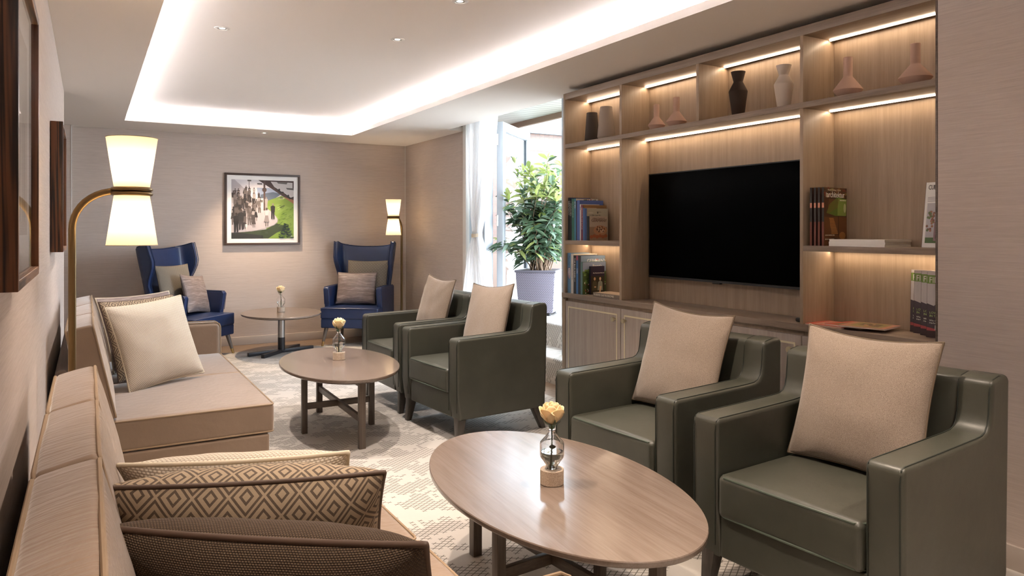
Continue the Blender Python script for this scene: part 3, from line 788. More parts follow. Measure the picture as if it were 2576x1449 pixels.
for i, (t_, h, w, sp, cv, lab) in enumerate(up):
    y -= t_ + .0012
    b = book(t_, h, w, sp, cv, lab, xs, y, 1.248, group=G1)
    if i == 0: spine_title(b, 'GERMANY', t_, h, .024, '#d8d5cc')
    if i == 1: spine_title(b, 'MÜNCHEN', t_, h, .016, '#d8d5cc', sq=1.2)
    if i == 2: spine_title(b, 'DEUTSCHLAND', t_, h, .017, '#9fc7b4')
    if i == 3: spine_title(b, 'BAYERN', t_, h, .014, '#e0e6ea')
    if i == 6: spine_title(b, 'BERGE', t_, h, .008, '#333333')
    if i == 7: spine_title(b, 'GESCHICHTE UND KULTUR', t_, h, .013, '#d9b8b0')
    if i == 3:
        k = cover_ink(); k.rect(.0, .0, w, h, '#b7b0a8'); rnd = random.Random(4)
        for _ in range(40): k.ell(rnd.uniform(.06, .19), rnd.uniform(.27, .305), .006, .006, rnd.choice(['#8c3b30', '#e8e2d4', '#3c5a30', '#d6c29a']), 6)
        k.out('cover_print', b)
    if i == 9:
        k = cover_ink(); k.rect(.003, .003, w - .003, h - .003, '#a9a595')
        for q in range(14): k.ell(random.uniform(.03, .17), random.uniform(.1, .22), .025, .006, random.choice(['#979383', '#b8b4a6']), 8)
        k.ell(.1, .205, .005, .009, '#3b3b3b', 6); k.out('cover_print', b)
        cover_title(b, 'Die Kunst der', .05, .182, .013, '#4c4a44'); cover_title(b, 'Bergwelt', .05, .166, .012, '#a8433a')
    if i == 10:
        k = cover_ink(); k.rect(.002, .002, w - .002, h - .002, '#b5a695'); k.rect(.002, .002, w - .002, .10, '#9a8069'); k.ell(.10, .075, .062, .036, '#b98a66', 16)
        for a, c_ in ((.10, '#d9c2a8'), (.07, '#5a3a2a')):
            for _ in range(16): k.ell(random.uniform(.06, .14), random.uniform(.06, .10), .009, .004, c_, 6, random.uniform(0, 3))
        for q in range(6): k.ell(.02 + q*.026, .028 + .006*(q % 2), .016, .013, '#a8603f', 10)
        k.out('cover_print', b)
        cover_title(b, 'GERMANY', .018, .137, .030, '#5e3d2c'); cover_title(b, 'Culinary Treasures of', .03, .160, .012, '#6b4c3a')
        sp_ = BM()
        for q in range(15): tube(sp_, [(-.001 + .004*math.cos(a), .015 + .014*math.sin(a), .012 + q*.011) for a in [2*PI*j/10 for j in range(10)]], .001, True, 5)
        obj('spiral_binding', sp_, cm('#2a2a30', .3), b)
b = book(.030, .165, .10, '#b79c84', '#c9b39b', 'small pale booklet with floral cover at the right end of the upper left shelf', 3.17, 3.915, 1.248, group=G1)
k = Ink(fr((-.0014, .030, 0), (0, -1, 0), (0, 0, 1)))
for q in range(9): k.ell(random.uniform(.006, .024), .012 + q * .016, .005, .007, random.choice(['#6b3a30', '#4c3a2c']), 7)
k.out('spine_print', b)
G2 = 'books on the lower left shelf'
lo = [
 (.044, .302, .17, '#5f87a8', '#6c8fae', 'wide light blue book, first on the lower left shelf'),
 (.032, .296, .22, '#c9c3b9', '#d5cfbf', 'white-spined book on the lower left shelf'),
 (.034, .286, .20, '#191a1e', '#24242a', 'black book with bold white spine title, lower left shelf'),
 (.024, .284, .20, '#3a6fa6', '#2b4d78', 'bright blue-spined book, lower left shelf'),
 (.030, .284, .24, '#27292f', '#5d7088', 'large travel book with a mountain cover, lower left shelf'),
 (.022, .240, .215, '#587a78', '#4e6a55', 'garden photo book with flowers on its cover, lower left shelf'),]
y = 4.557
for i, (t_, h, w, sp, cv, lab) in enumerate(lo):
    y -= t_ + .0012
    b = book(t_, h, w, sp, cv, lab, 3.14, y, .85, group=G2)
    if i == 0:
        spine_title(b, 'München & Schlösser', t_, h, .026, '#33506e', sq=.8)
        k = Ink(fr((-.0014, t_, 0), (0, -1, 0), (0, 0, 1))); k.ell(.022, .15, .017, .045, '#c9a2a0', 14); k.ell(.022, .16, .010, .028, '#dcd5cf', 12); k.out('spine_print', b)
    if i == 1: spine_title(b, 'KÖNIGLICHE GÄRTEN', t_, h, .012, '#7a6a5c', .22)
    if i == 2: spine_title(b, 'THE BLUE RIDER', t_, h, .020, '#e6e3dc'); spine_title(b, 'MARC', t_, h, .012, '#b9b6b0', .12)
    if i == 3:
        spine_title(b, 'ALPEN', t_, h, .013, '#dfe6ee', .19); k = Ink(fr((-.0014, t_, 0), (0, -1, 0), (0, 0, 1))); k.rect(0, .25, t_, h, '#b0526a'); k.out('spine_print', b)
    if i == 4:
        k = cover_ink(); k.rect(.002, .002, w - .002, h - .002, '#7f95ad'); k.poly([(.002, .19), (.05, .24), (.09, .215), (.14, .262), (.19, .22), (w - .002, .25), (w - .002, .15), (.002, .15)], '#4c5f78')
        k.poly([(.03, .222), (.05, .24), (.065, .228), (.05, .225)], '#e6ecf0'); k.poly([(.12, .243), (.14, .262), (.16, .242), (.14, .238)], '#e6ecf0'); k.poly([(.20, .225), (.238, .25), (.238, .23)], '#dfe6ea')
        k.rect(.002, .002, w - .002, .16, '#3c4a36'); k.ell(.15, .255, .012, .006, '#b8402f', 8); k.out('cover_print', b)
        cover_title(b, 'GERMANY', .055, .232, .040, '#eef0f0', .95)
    if i == 5:
        k = cover_ink(); k.rect(.002, .002, w - .002, h - .002, '#8793ab'); k.rect(.002, .002, w - .002, .17, '#46582f'); rnd = random.Random(8)
        for _ in range(60): k.ell(rnd.uniform(.01, w - .01), rnd.uniform(.08, .18), .012, .007, rnd.choice(['#5f7a3c', '#3c4f2a', '#7d9650']), 7)
        for _ in range(80): k.ell(rnd.uniform(.006, w - .006), rnd.uniform(.006, .09), .005, .004, rnd.choice(['#c65a52', '#e0b6ae', '#a33b3f', '#6d8a3f', '#e8ded2']), 6)
        k.out('cover_print', b); cover_title(b, 'Bavaria', .09, .200, .030, '#f0ede4')
b = book(.020, .208, .125, '#241f33', '#2a2438', 'slim dark museum guide with two seated figures on the cover', 3.19, y - .035, .85, group=G2)
k = cover_ink(); k.rect(.002, .002, .123, .206, '#2b2236'); k.rect(.002, .002, .123, .135, '#332c20')
for (px, pc, sk) in ((.035, '#4f4a35', '#c99f7c'), (.085, '#8b8f80', '#d6b090')):
    k.poly([(px - .025, .03), (px + .024, .03), (px + .02, .09), (px, .105), (px - .018, .09)], pc); k.ell(px, .115, .009, .012, sk, 10); k.ell(px + .004, .055, .010, .005, sk, 8)
k.poly([(.075, .012), (.088, .012), (.098, .06), (.082, .06)], '#d0a888'); k.out('cover_print', b)
cover_title(b, 'Alte Pinakothek München', .018, .155, .0095, '#efe9dc', 1.05)
t = thing('book', 'book lying flat at the right end of the lower left shelf', 'book', (3.135, 3.925, .85), 0, G2)
obj('pages', bx(.003, .15, .003, .30, .002, .026), M['paper'], t, smooth=False)
obj('cover', box(bx(0, .153, 0, .302, 0, .002), 0, .153, 0, .302, .026, .028), cm('#b09a82', .4), t, smooth=False)
obj('spine', bx(-.001, .002, 0, .302, 0, .028), cm('#7d6f62', .4), t, smooth=False)
text(t, 'RUBENS GASTRONOMIE', .021, fr((-.0016, .29, .007), (0, -1, 0), (0, 0, 1)), cm('#d9d0c0'), 'spine_title')

# magazines
def magazine(w, h, t_, lab, mx, cover, group, spine='#2a2420', name='magazine'):
    return book(t_, h, w, spine, cover, lab, 0, 0, 0, 'magazine', group, name, mx=mx, hard=False, pages='#e6e0d4')
GA = 'architecture magazines leaning on the right shelf'
def arch_print(b, full):
    w, h = .208, .292
    k = cover_ink(); k.rect(0, 0, w, h, '#4b2c1a'); k.rect(0, .26, w, h, '#5f3f27'); rnd = random.Random(5)
    if full:
        for _ in range(30): k.ell(rnd.uniform(0, w), rnd.uniform(.245, .29), .010, .006, rnd.choice(['#8a6238', '#7a3a25', '#3c2a1c', '#8f8a4a']), 6)
        k.poly([(.02, .165), (.10, .150), (.20, .150), (.205, .235), (.12, .245), (.05, .21)], '#5f7a2c'); k.poly([(.12, .152), (.20, .150), (.205, .235), (.125, .24)], '#8aa04a')
        k.ell(.188, .19, .012, .024, '#c9cf9a', 10)
        for q in range(8): k.poly([(.03 + q*.012, .16 + q*.004), (.034 + q*.012, .16 + q*.004), (.05 + q*.012, .235), (.046 + q*.012, .235)], '#8a5b30')
        k.rect(0, 0, w, .145, '#6b4020')
        for q in range(11): k.rect(.045 + q * .002 + .002*math.sin(q), .135 - q*.0075, .085 + q*.004, .139 - q*.0075, '#c58a4a')
        k.rect(.125, .05, .131, .15, '#3a2313'); k.ell(.165, .05, .03, .02, '#a8743f', 10); k.ell(.08, .03, .05, .012, '#4a2c16', 10)
    k.out('cover_print', b)
for i, yy in enumerate((2.405, 2.385, 2.365, 2.345)):
    b = magazine(.208, .292, .012, ['backmost architecture magazine leaning on the divider of the right shelf', 'second architecture magazine from the divider, only its spine showing', 'third architecture magazine from the divider, behind the front one',
        'front architecture magazine with a green treehouse on its brown cover'][i], TR((3.148 + .004 * i, yy, 1.248), R(2 + 1.2 * i)), '#3f2a1c', GA)
    k = Ink(fr((-.0014, .012, 0), (0, -1, 0), (0, 0, 1))); k.rect(0, .19, .012, .215, '#c98c74'); k.rect(0, .0, .012, .12, '#6b3526'); k.out('spine_print', b)
    if i == 3:
        arch_print(b, 1); cover_title(b, 'architektur', .022, .243, .043, '#f2efe6', .83)
        text(b, 'Innen', .011, fr((.019, -.0018, .243), (0, 0, 1), (-1, 0, 0)), cm('#f2efe6'), 'title'); text(b, 'Hotel | Building | Objekt', .012, fr((.03, -.0018, .276), (1, 0, 0), (0, 0, 1)), cm('#d6c9ae'), 'title')
        cover_title(b, 'international', .14, .226, .011, '#e8e2d0')
        cover_title(b, 'ALPENCOUNTRY STYLE', .006, .05, .008, '#e8e2d0'); cover_title(b, 'SPEZIALDOOR WOOD', .006, .03, .008, '#e8e2d0')
    else: arch_print(b, 0)
for i in range(3):
    o = thing('magazine', ['bottom white magazine of the flat stack on the right shelf', 'middle white magazine of the flat stack on the right shelf', 'top white magazine of the flat stack on the right shelf'][i], 'magazine', (3.15 + .003 * (i % 2), 2.02, 1.248 + i * .0112), R((0, .8, -.6)[i]), 'white magazines in a flat stack')
    obj('pages', bx(.001, .205, 0, .29, .001, .010), cm('#e4dccb', .7), o, smooth=False); obj('cover', box(bx(0, .206, 0, .29, 0, .001), 0, .206, 0, .29, .010, .011), cm('#d2cabb', .4), o, smooth=False)
    obj('spine', bx(-.001, .001, 0, .29, 0, .011), cm('#efece6', .4), o, smooth=False)
# facing -X covers
def facing(lab, y_left, x, z, w, h, group, tilt, cover, lean=0, rz=0, t_=.008):
    """cover faces -X; y_left = its left (high Y) edge"""
    mx = Matrix.Translation((x, y_left, z)) @ Matrix.Rotation(rz, 4, 'Z') @ Matrix.Rotation(lean, 4, 'Y') @ Matrix.Rotation(-PI/2, 4, 'Z')
    return magazine(w, h, t_, lab, mx, cover, group)
b = facing('white design magazine with a building photo at the right end of the right shelf', 1.905, 3.245, 1.249, .21, .295, None, 0, '#e9e7e2', R(7), R(-3))
k = cover_ink(); k.rect(0, 0, .21, .295, '#e9e7e2'); k.rect(.012, .02, .20, .20, '#b9b6b8'); k.rect(.012, .02, .20, .045, '#4f6b35')
k.poly([(.05, .03), (.19, .03), (.19, .125), (.05, .115)], '#8d7074')
for q in range(5):
    for r_ in range(3): k.rect(.058 + q*.026, .04 + r_*.027, .070 + q*.026, .058 + r_*.027, '#3a3236')
k.poly([(.10, .12), (.115, .145), (.13, .12)], '#54484a'); rnd = random.Random(2)
for _ in range(30): k.ell(.03 + rnd.uniform(-.016, .018), .11 + rnd.uniform(-.05, .05), .006, .006, rnd.choice(['#7a4f38', '#9a6b4a', '#5c6b3a']), 6)
for q in range(4): k.rect(.012, .208 + q*.006, (.05, .19, .06, .18)[q], .2095 + q*.006, '#5a5a5a')
k.out('cover_print', b); cover_title(b, 'CUBE', .012, .262, .030, '#3a3a3c', .62)
GF = 'fashion magazines fanned on the worktop at the right'
for i, (yl, x, lab) in enumerate(((2.012, 3.335, 'backmost green-headed magazine of the fan on the worktop'), (1.978, 3.305, 'second green-headed magazine from the back of the fan'),
        (1.922, 3.265, 'third green-headed magazine from the back of the fan'), (1.872, 3.225, 'front green-headed magazine of the fan, a face on its cover'))):
    b = facing(lab, yl, x, .851, .208, .29, GF, 0, '#d8d4d2', R(2.0), R(3), .010)
    k = cover_ink(); k.rect(0, 0, .208, .29, '#cfc9c8'); k.rect(0, .238, .125, .276, '#7f9c4e'); k.rect(.125, .245, .208, .276, '#3b2a2e')
    k.poly([(0, 0), (.208, 0), (.208, .16), (.12, .14), (.06, .17), (.03, .14), (0, .15)], '#4a3f48'); k.poly([(0, .0), (.208, 0), (.208, .05), (.10, .03), (0, .045)], '#a8484c')
    k.rect(0, 0, .208, .03, '#38262c')
    k.ell(.145, .165, .040, .058, '#c79a7d', 18); k.poly([(.105, .17), (.11, .215), (.15, .235), (.19, .21), (.188, .18), (.17, .205), (.13, .205)], '#3a2a22'); k.ell(.13, .172, .006, .0025, '#2a1d18', 8); k.ell(.158, .172, .006, .0025, '#2a1d18', 8); k.ell(.144, .138, .011, .0035, '#8d4a40', 8)
    k.poly([(.10, .08), (.19, .08), (.17, .125), (.12, .125)], '#b98b70')
    k.out('cover_print', b)
    cover_title(b, 'FIFKIR', .008, .242, .038, '#f2f2ea', .80); cover_title(b, 'MÜNCHEN', .128, .248, .018, '#f0ece4', .8)
    cover_title(b, 'LOVE\nIN THE', .012, .105, .014, '#b9cf8a'); cover_title(b, 'Wie wir\nHerbst', .012, .072, .011, '#f2f2ea'); cover_title(b, 'NATURE', .035, .034, .032, '#f2f2ea', .8)
GS = 'magazines spread flat on the worktop'
for i, (x, y, a, c1, lab) in enumerate(((3.140, 2.22, 4, '#c9563f', 'red-edged magazine lying lowest at the left of the spread on the worktop'), (3.136, 2.13, -5, '#c65a48', 'middle magazine of the flat spread on the worktop'), (3.150, 2.02, 12, '#b9836a', 'top open-cover magazine of the flat spread nearest the fan'))):
    t = thing('magazine', lab, 'magazine', (x, y, .8505 + i * .0075), R(a), GS)
    obj('pages', bx(.001, .195, .001, .21, .0006, .0058), cm('#d8cfc0', .7), t, smooth=False)
    obj('cover', box(bx(0, .196, 0, .211, 0, .0006), 0, .196, 0, .211, .0058, .0066), cm(c1, .4), t, smooth=False)
    k = Ink(Matrix.Translation((0, 0, .0067))); k.rect(.02, .03, .18, .18, ('#d9a08a', '#7a6a3f', '#8f8450')[i]); k.poly([(.05, .05), (.15, .06), (.16, .13), (.09, .16)], ('#a33a30', '#5c3a2c', '#5f4a34')[i])
    for q in range(8): k.ell(random.uniform(.04, .16), random.uniform(.05, .15), .012, .007, random.choice(['#d6b48c', '#3c2c22', '#a8543c']), 8)
    k.out('cover_print', t)

# ================================================================== PICTURES
def far_picture():
    x0, x1, z0, z1 = 1.335, 2.182, 1.150, 1.976; Wp, Hp = x1 - x0, z1 - z0
    t = thing('framed_picture', 'framed print of a street crowd above green hills, on the far wall', 'picture', ((x0 + x1)/2, YF, (z0 + z1)/2))
    a, b = Wp/2, Hp/2; f = .024
    bm = BM(); box(bm, -a, a, -.030, 0, b - f, b, .002); box(bm, -a, a, -.030, 0, -b, -b + f, .002); box(bm, -a, -a + f, -.030, 0, -b + f, b - f, .002); box(bm, a - f, a, -.030, 0, -b + f, b - f, .002)
    obj('frame', bm, cm('#4a3a33', .4), t)
    obj('mount', bx(-a + f, a - f, -.012, -.004, -b + f, b - f), M['mat'], t)
    s = .073; k = Ink(fr((-a + s, -.0125, -b + s), (1, 0, 0), (0, 0, 1)), .00002); w, h = Wp - 2*s, Hp - 2*s
    def P(*q): return [(min(1, max(0, x)) * w, (1 - min(1, max(0, y))) * h) for x, y in q]
    k.poly(P((0, 0), (1, 0), (1, 1), (0, 1)), '#c9c4c8')
    k.poly(P((.04, 0), (.45, 0), (.72, .18), (.72, .32), (.3, .3)), '#dedade')
    k.poly(P((0, 0), (.05, 0), (.3, .25), (.1, .9), (0, .9)), '#b5aeb2')
    k.poly(P((.40, .13), (.60, .13), (.78, .22), (.60, .36), (.42, .36)), '#9aa7c0'); k.poly(P((.46, .25), (.55, .22), (.66, .20), (.80, .23), (.62, .36), (.46, .33)), '#5f6b7c')
    k.poly(P((.42, 0), (1, 0), (1, .38), (.86, .30), (.72, .20)), '#4c3a38'); k.poly(P((.80, .27), (1, .33), (1, .42), (.86, .36)), '#9a6a4a')
    k.poly(P((.55, .36), (.70, .30), (.80, .26), (.90, .33), (1, .40), (1, 1), (.55, 1)), '#7a963f'); k.poly(P((.58, .45), (.75, .40), (1, .48), (1, .62), (.72, .66), (.6, .56)), '#84a04a')
    k.poly(P((.70, .60), (1, .42), (1, .52), (.78, .66)), '#7e9c40'); k.poly(P((.72, .72), (1, .58), (1, .80), (.80, .84)), '#839f46')
    for q in range(26):
        xx = random.uniform(.62, .98); yy = random.uniform(.42, .9); k.ell(xx*w, (1-yy)*h, random.uniform(.01, .035), .005, random.choice(['#6f8c3a', '#a9c566', '#5f7a34']), 8, random.uniform(.2, .7))
    k.ell(.80*w, (1-.30)*h, .020, .013, '#4f6236', 9); k.ell(.81*w, (1-.45)*h, .035, .012, '#566a38', 9, .5)
    k.poly(P((0, .80), (.3, .88), (.55, .84), (.72, .74), (.86, .78), (.80, .90), (.62, 1), (0, 1)), '#3d4a30'); k.poly(P((.58, 1), (.72, .90), (.86, .84), (1, .82), (1, 1)), '#7c9a3c')
    k.poly(P((0, .88), (.5, .95), (.5, 1), (0, 1)), '#2e302c')
    # kerb: rounded pavement
    pav = [(0, .50), (.15, .42), (.5, .42), (.58, .5), (.68, .58), (.74, .67), (.735, .72), (.68, .77), (.55, .825), (.40, .865), (.2, .89), (0, .90)]
    k.poly(P(*pav), '#8f888a'); k.poly(P(*[(x * .99, y - .008) for x, y in pav]), '#bdb6ba')
    k.rect(.505*w, (1-.52)*h, .535*w, h, '#5c4a46'); k.ell(.52*w, (1-.165)*h, .026, .028, '#54433f', 8)
    k.rect(.27*w, (1-.30)*h, .28*w, h*.985, '#6b6664'); k.rect(.25*w, h*.975, .31*w, h*.998, '#4c4744'); k.rect(.405*w, (1-.075)*h, .485*w, (1-.055)*h, '#3a3634')
    k.rect(.42*w, (1-.49)*h, .505*w, (1-.31)*h, '#cfc9c8'); k.rect(.43*w, (1-.38)*h, .495*w, (1-.34)*h, '#6f6866')
    for cx_, cy_, sc in ((.78, .08, 1.0), (.93, .18, .9)):
        k.poly(P((cx_ - .16*sc, cy_ - .06), (cx_ + .2, cy_ - .05), (cx_ + .2, cy_ + .09), (cx_ + .02, cy_ + .11), (cx_ - .10*sc, cy_ + .03)), '#c9c4c2'); k.poly(P((cx_ - .06, cy_ - .06), (cx_ + .12, cy_ - .055), (cx_ + .10, cy_ - .02), (cx_ - .04, cy_ - .03)), '#6a6462')
        k.ell((cx_ - .02)*w, (1 - cy_ - .08)*h, .011, .016, '#2b2625', 9); k.poly(P((cx_ - .1, cy_ + .03), (cx_ + .02, cy_ + .11), (cx_ + .2, cy_ + .09), (cx_ + .2, cy_ + .11), (cx_ + .0, cy_ + .14)), '#2f2928')
    def man(x, y, s_, c1, c2):
        X_, Y_ = x*w, (1-y)*h; s_ = s_ * h
        k.poly([(X_ - .10*s_, Y_), (X_ - .02*s_, Y_), (X_, Y_ + .4*s_), (X_ + .03*s_, Y_), (X_ + .10*s_, Y_), (X_ + .09*s_, Y_ + .5*s_), (X_ - .10*s_, Y_ + .5*s_)], c2)
        k.poly([(X_ - .11*s_, Y_ + .42*s_), (X_ + .11*s_, Y_ + .42*s_), (X_ + .13*s_, Y_ + .78*s_), (X_, Y_ + .84*s_), (X_ - .13*s_, Y_ + .78*s_)], c1); k.ell(X_, Y_ + .90*s_, .055*s_, .07*s_, random.choice(['#4a403c', '#8d7f78', '#2e2826']), 9)
    def lady(x, y, s_, c1, c2):
        X_, Y_ = x*w, (1-y)*h; s_ = s_ * h
        for d in (-.06, .04): k.rect(X_ + d*s_, Y_, X_ + (d + .035)*s_, Y_ + .25*s_, '#5a4f4b')
        k.poly([(X_ - .13*s_, Y_ + .22*s_), (X_ + .13*s_, Y_ + .22*s_), (X_ + .06*s_, Y_ + .58*s_), (X_ - .06*s_, Y_ + .58*s_)], c2); k.poly([(X_ - .07*s_, Y_ + .55*s_), (X_ + .07*s_, Y_ + .55*s_), (X_ + .11*s_, Y_ + .8*s_), (X_ - .11*s_, Y_ + .8*s_)], c1); k.ell(X_, Y_ + .88*s_, .05*s_, .065*s_, '#4a403c', 9)
    rr = random.Random(12); cs = ['#2e2a2b', '#4a4443', '#5b5351', '#6c6463', '#a39b9a', '#3c3635', '#2a2627']
    for x, y, s_ in ((.03, .40, .22), (.06, .34, .2), (.23, .24, .15), (.28, .26, .15), (.355, .32, .20), (.20, .36, .2), (.25, .38, .2), (.43, .34, .14), (.15, .46, .2), (.21, .49, .22), (.30, .42, .16), (.34, .44, .16), (.07, .56, .20), (.11, .58, .22), (.39, .50, .18), (.55, .48, .2), (.37, .62, .18), (.02, .72, .24), (.28, .77, .28), (.33, .78, .24), (.38, .70, .28)):
        (man if rr.random() < .55 else lady)(x, y, s_, rr.choice(cs), rr.choice(cs))
    for _ in range(34):
        y_ = rr.uniform(.30, .84); x_ = rr.uniform(.02, .46 if y_ < .62 else .38); (man if rr.random() < .6 else lady)(x_, y_, .13 + .16 * y_, rr.choice(cs), rr.choice(cs))
    man(.655, .665, .28, '#2c2829', '#2c2829'); man(.075, .89, .34, '#262324', '#262324'); man(.15, .85, .36, '#2e2b2c', '#3a3637'); lady(.555, .79, .34, '#c9c3c6', '#8c8485'); man(.23, .86, .13, '#dcd6d6', '#c9c3c3')
    for q in range(60):
        xx = random.uniform(.75, .99); yy = random.uniform(.46, .80); k.ell(xx*w, (1-yy)*h, random.uniform(.006, .02), .0025, random.choice(['#6b8a3c', '#7f9f4a', '#54702f']), 6, random.uniform(.2, .8))
    for q in range(70):
        yy = random.uniform(.74, .995); sp_ = (yy - .72) * .46; xx = .87 + random.uniform(-sp_, sp_); k.ell(xx*w, (1-yy)*h, .020, .005, random.choice(['#22332a', '#2c4030', '#1b2a24']), 6, random.uniform(-.5, .5))
    k.poly([( .93*w, .012), (.96*w, .030), (.985*w, .026), (.96*w, .024)], '#e8ecea')
    k.out('print', t, 'art')
    obj('picture_glass', bx(-a + f, a - f, -.0245, -.0235, -b + f, b - f), M['pane'], t, smooth=False)
far_picture()
def side_picture(y0, y1, lab, kind):
    z0, z1 = 1.217, 1.865; t = thing('framed_picture', lab, 'picture', (XL, (y0 + y1)/2, (z0 + z1)/2), 0, 'deep dark-wood picture frames on the left wall')
    a, b = (y1 - y0)/2, (z1 - z0)/2; d = .056; f = .020
    for s in (-1, 1):
        obj('frame_side', bx(0.002, d, s*a if s < 0 else a - f, -a + f if s < 0 else a, -b, b, bev=.0015), M['walnut'], t)
        obj('frame_rail', bx(0.002, d, -a + f, a - f, s*b if s < 0 else b - f, -b + f if s < 0 else b, bev=.0015), M['walnuty'], t)
    obj('mount', bx(.008, .036, -a + f, a - f, -b + f, b - f), M['mat'], t)
    k = Ink(fr((.0365, -a + .10, -b + .10), (0, 1, 0), (0, 0, 1))); w, h = 2*a - .2, 2*b - .2
    k.rect(0, 0, w, h, '#b9aea2'); 
    for q in range(9): k.rect(.02 + q*.045, .03, .05 + q*.045, .12 + .22 * abs(math.sin(q * 1.7 + kind)), ['#a39689', '#8f8378', '#c6bcb0'][q % 3])
    k.out('print', t, 'art')
    obj('picture_glass', bx(d - .010, d - .008, -a + f, a - f, -b + f, b - f), M['pane'], t, smooth=False)
side_picture(1.575, 2.205, 'deep dark-wood framed picture on the left wall, nearest the camera', 0)
side_picture(4.235, 4.87, 'deep dark-wood framed picture further along the left wall, above the far sofa', 1)

# ================================================================== CUSHIONS
def pillow(w, h, T, mat, pipe, name, lab, mx, grp=None, ear=.055, seed=0, dent=0, pr=.0042, cat='cushion', bend=0):
    t = thing(name, lab, cat, (0, 0, 0), 0, grp, mx)
    n = 30; bm = BM(); F_ = {}; edge = {}
    def shp(u, v, s):
        cu, cv = 1 - abs(u)**2, 1 - abs(v)**2
        x = u * w/2 * (1 - ear * cv); z = v * h/2 * (1 - ear * cu)
        if v > 0: z -= dent * cu * v * h
        th = T/2 * (max(0, (1 - abs(u)**2.6)) ** .5) * (max(0, (1 - abs(v)**2.6)) ** .5)
        fold = noise.noise(Vector((u*2.2 + seed, v*2.2 - seed, s))) * .010 * (1 - u*u) ** .5 * (1 - v*v) ** .5 if abs(u) < 1 and abs(v) < 1 else 0
        # radial creases near corners
        an = math.atan2(abs(v) - .2, abs(u) - .2); cr = .0035 * math.sin(an * 14 + seed) * (abs(u) * abs(v)) ** 1.5 * (1 if abs(u) < .97 and abs(v) < .97 else 0)
        yb = bend * (u * u) * (1 if 1 else 0) * T
        return Vector((x, s * (th + fold + cr) + yb, z))
    g = {}
    cc = [math.sin(PI/2 * (i/(n/2) - 1)) for i in range(n + 1)]
    for s in (-1, 1):
        for i in range(n + 1):
            for j in range(n + 1):
                b_ = i in (0, n) or j in (0, n)
                if b_ and (0, i, j) in g: g[(s, i, j)] = g[(0, i, j)]; continue
                v = bm.verts.new(shp(cc[i], cc[j], s)); g[(s, i, j)] = v
                if b_: g[(0, i, j)] = v
        for i in range(n):
            for j in range(n): bm.faces.new((g[(s, i, j)], g[(s, i+1, j)], g[(s, i+1, j+1)], g[(s, i, j+1)]))
    uvl = bm.loops.layers.uv.new('UVMap'); uvs = {}
    for s in (-1, 1):
        for a in range(n + 1):
            cu = [0]; cv = [0]
            for b in range(1, n + 1):
                cu.append(cu[-1] + (g[(s, b, a)].co - g[(s, b-1, a)].co).length); cv.append(cv[-1] + (g[(s, a, b)].co - g[(s, a, b-1)].co).length)
            for b in range(n + 1):
                uvs.setdefault((s, b, a), [0, 0])[0] = cu[b] - cu[-1] / 2; uvs.setdefault((s, a, b), [0, 0])[1] = cv[b] - cv[-1] / 2
    key = {}
    for kk, vv in g.items():
        if kk[0]: key.setdefault(vv, kk)
    for f in bm.faces:
        for lp in f.loops: lp[uvl].uv = uvs[key[lp.vert]]
    loop = [(i, 0) for i in range(n)] + [(n, j) for j in range(n)] + [(i, n) for i in range(n, 0, -1)] + [(0, j) for j in range(n, 0, -1)]
    pts = [g[(0, i, j)].co.copy() for i, j in loop]
    obj('cushion_cover', bm, M[mat], t, ang=180)
    obj('piping', tube(BM(), pts, pr, True, 8), M[pipe], t, ang=180)
    return t
def corner_mx(bl, br, tl, fwd_off=0):
    bl, br, tl = Vector(bl), Vector(br), Vector(tl); c = (br + tl) / 2
    return axes(c, br - bl, tl - bl)
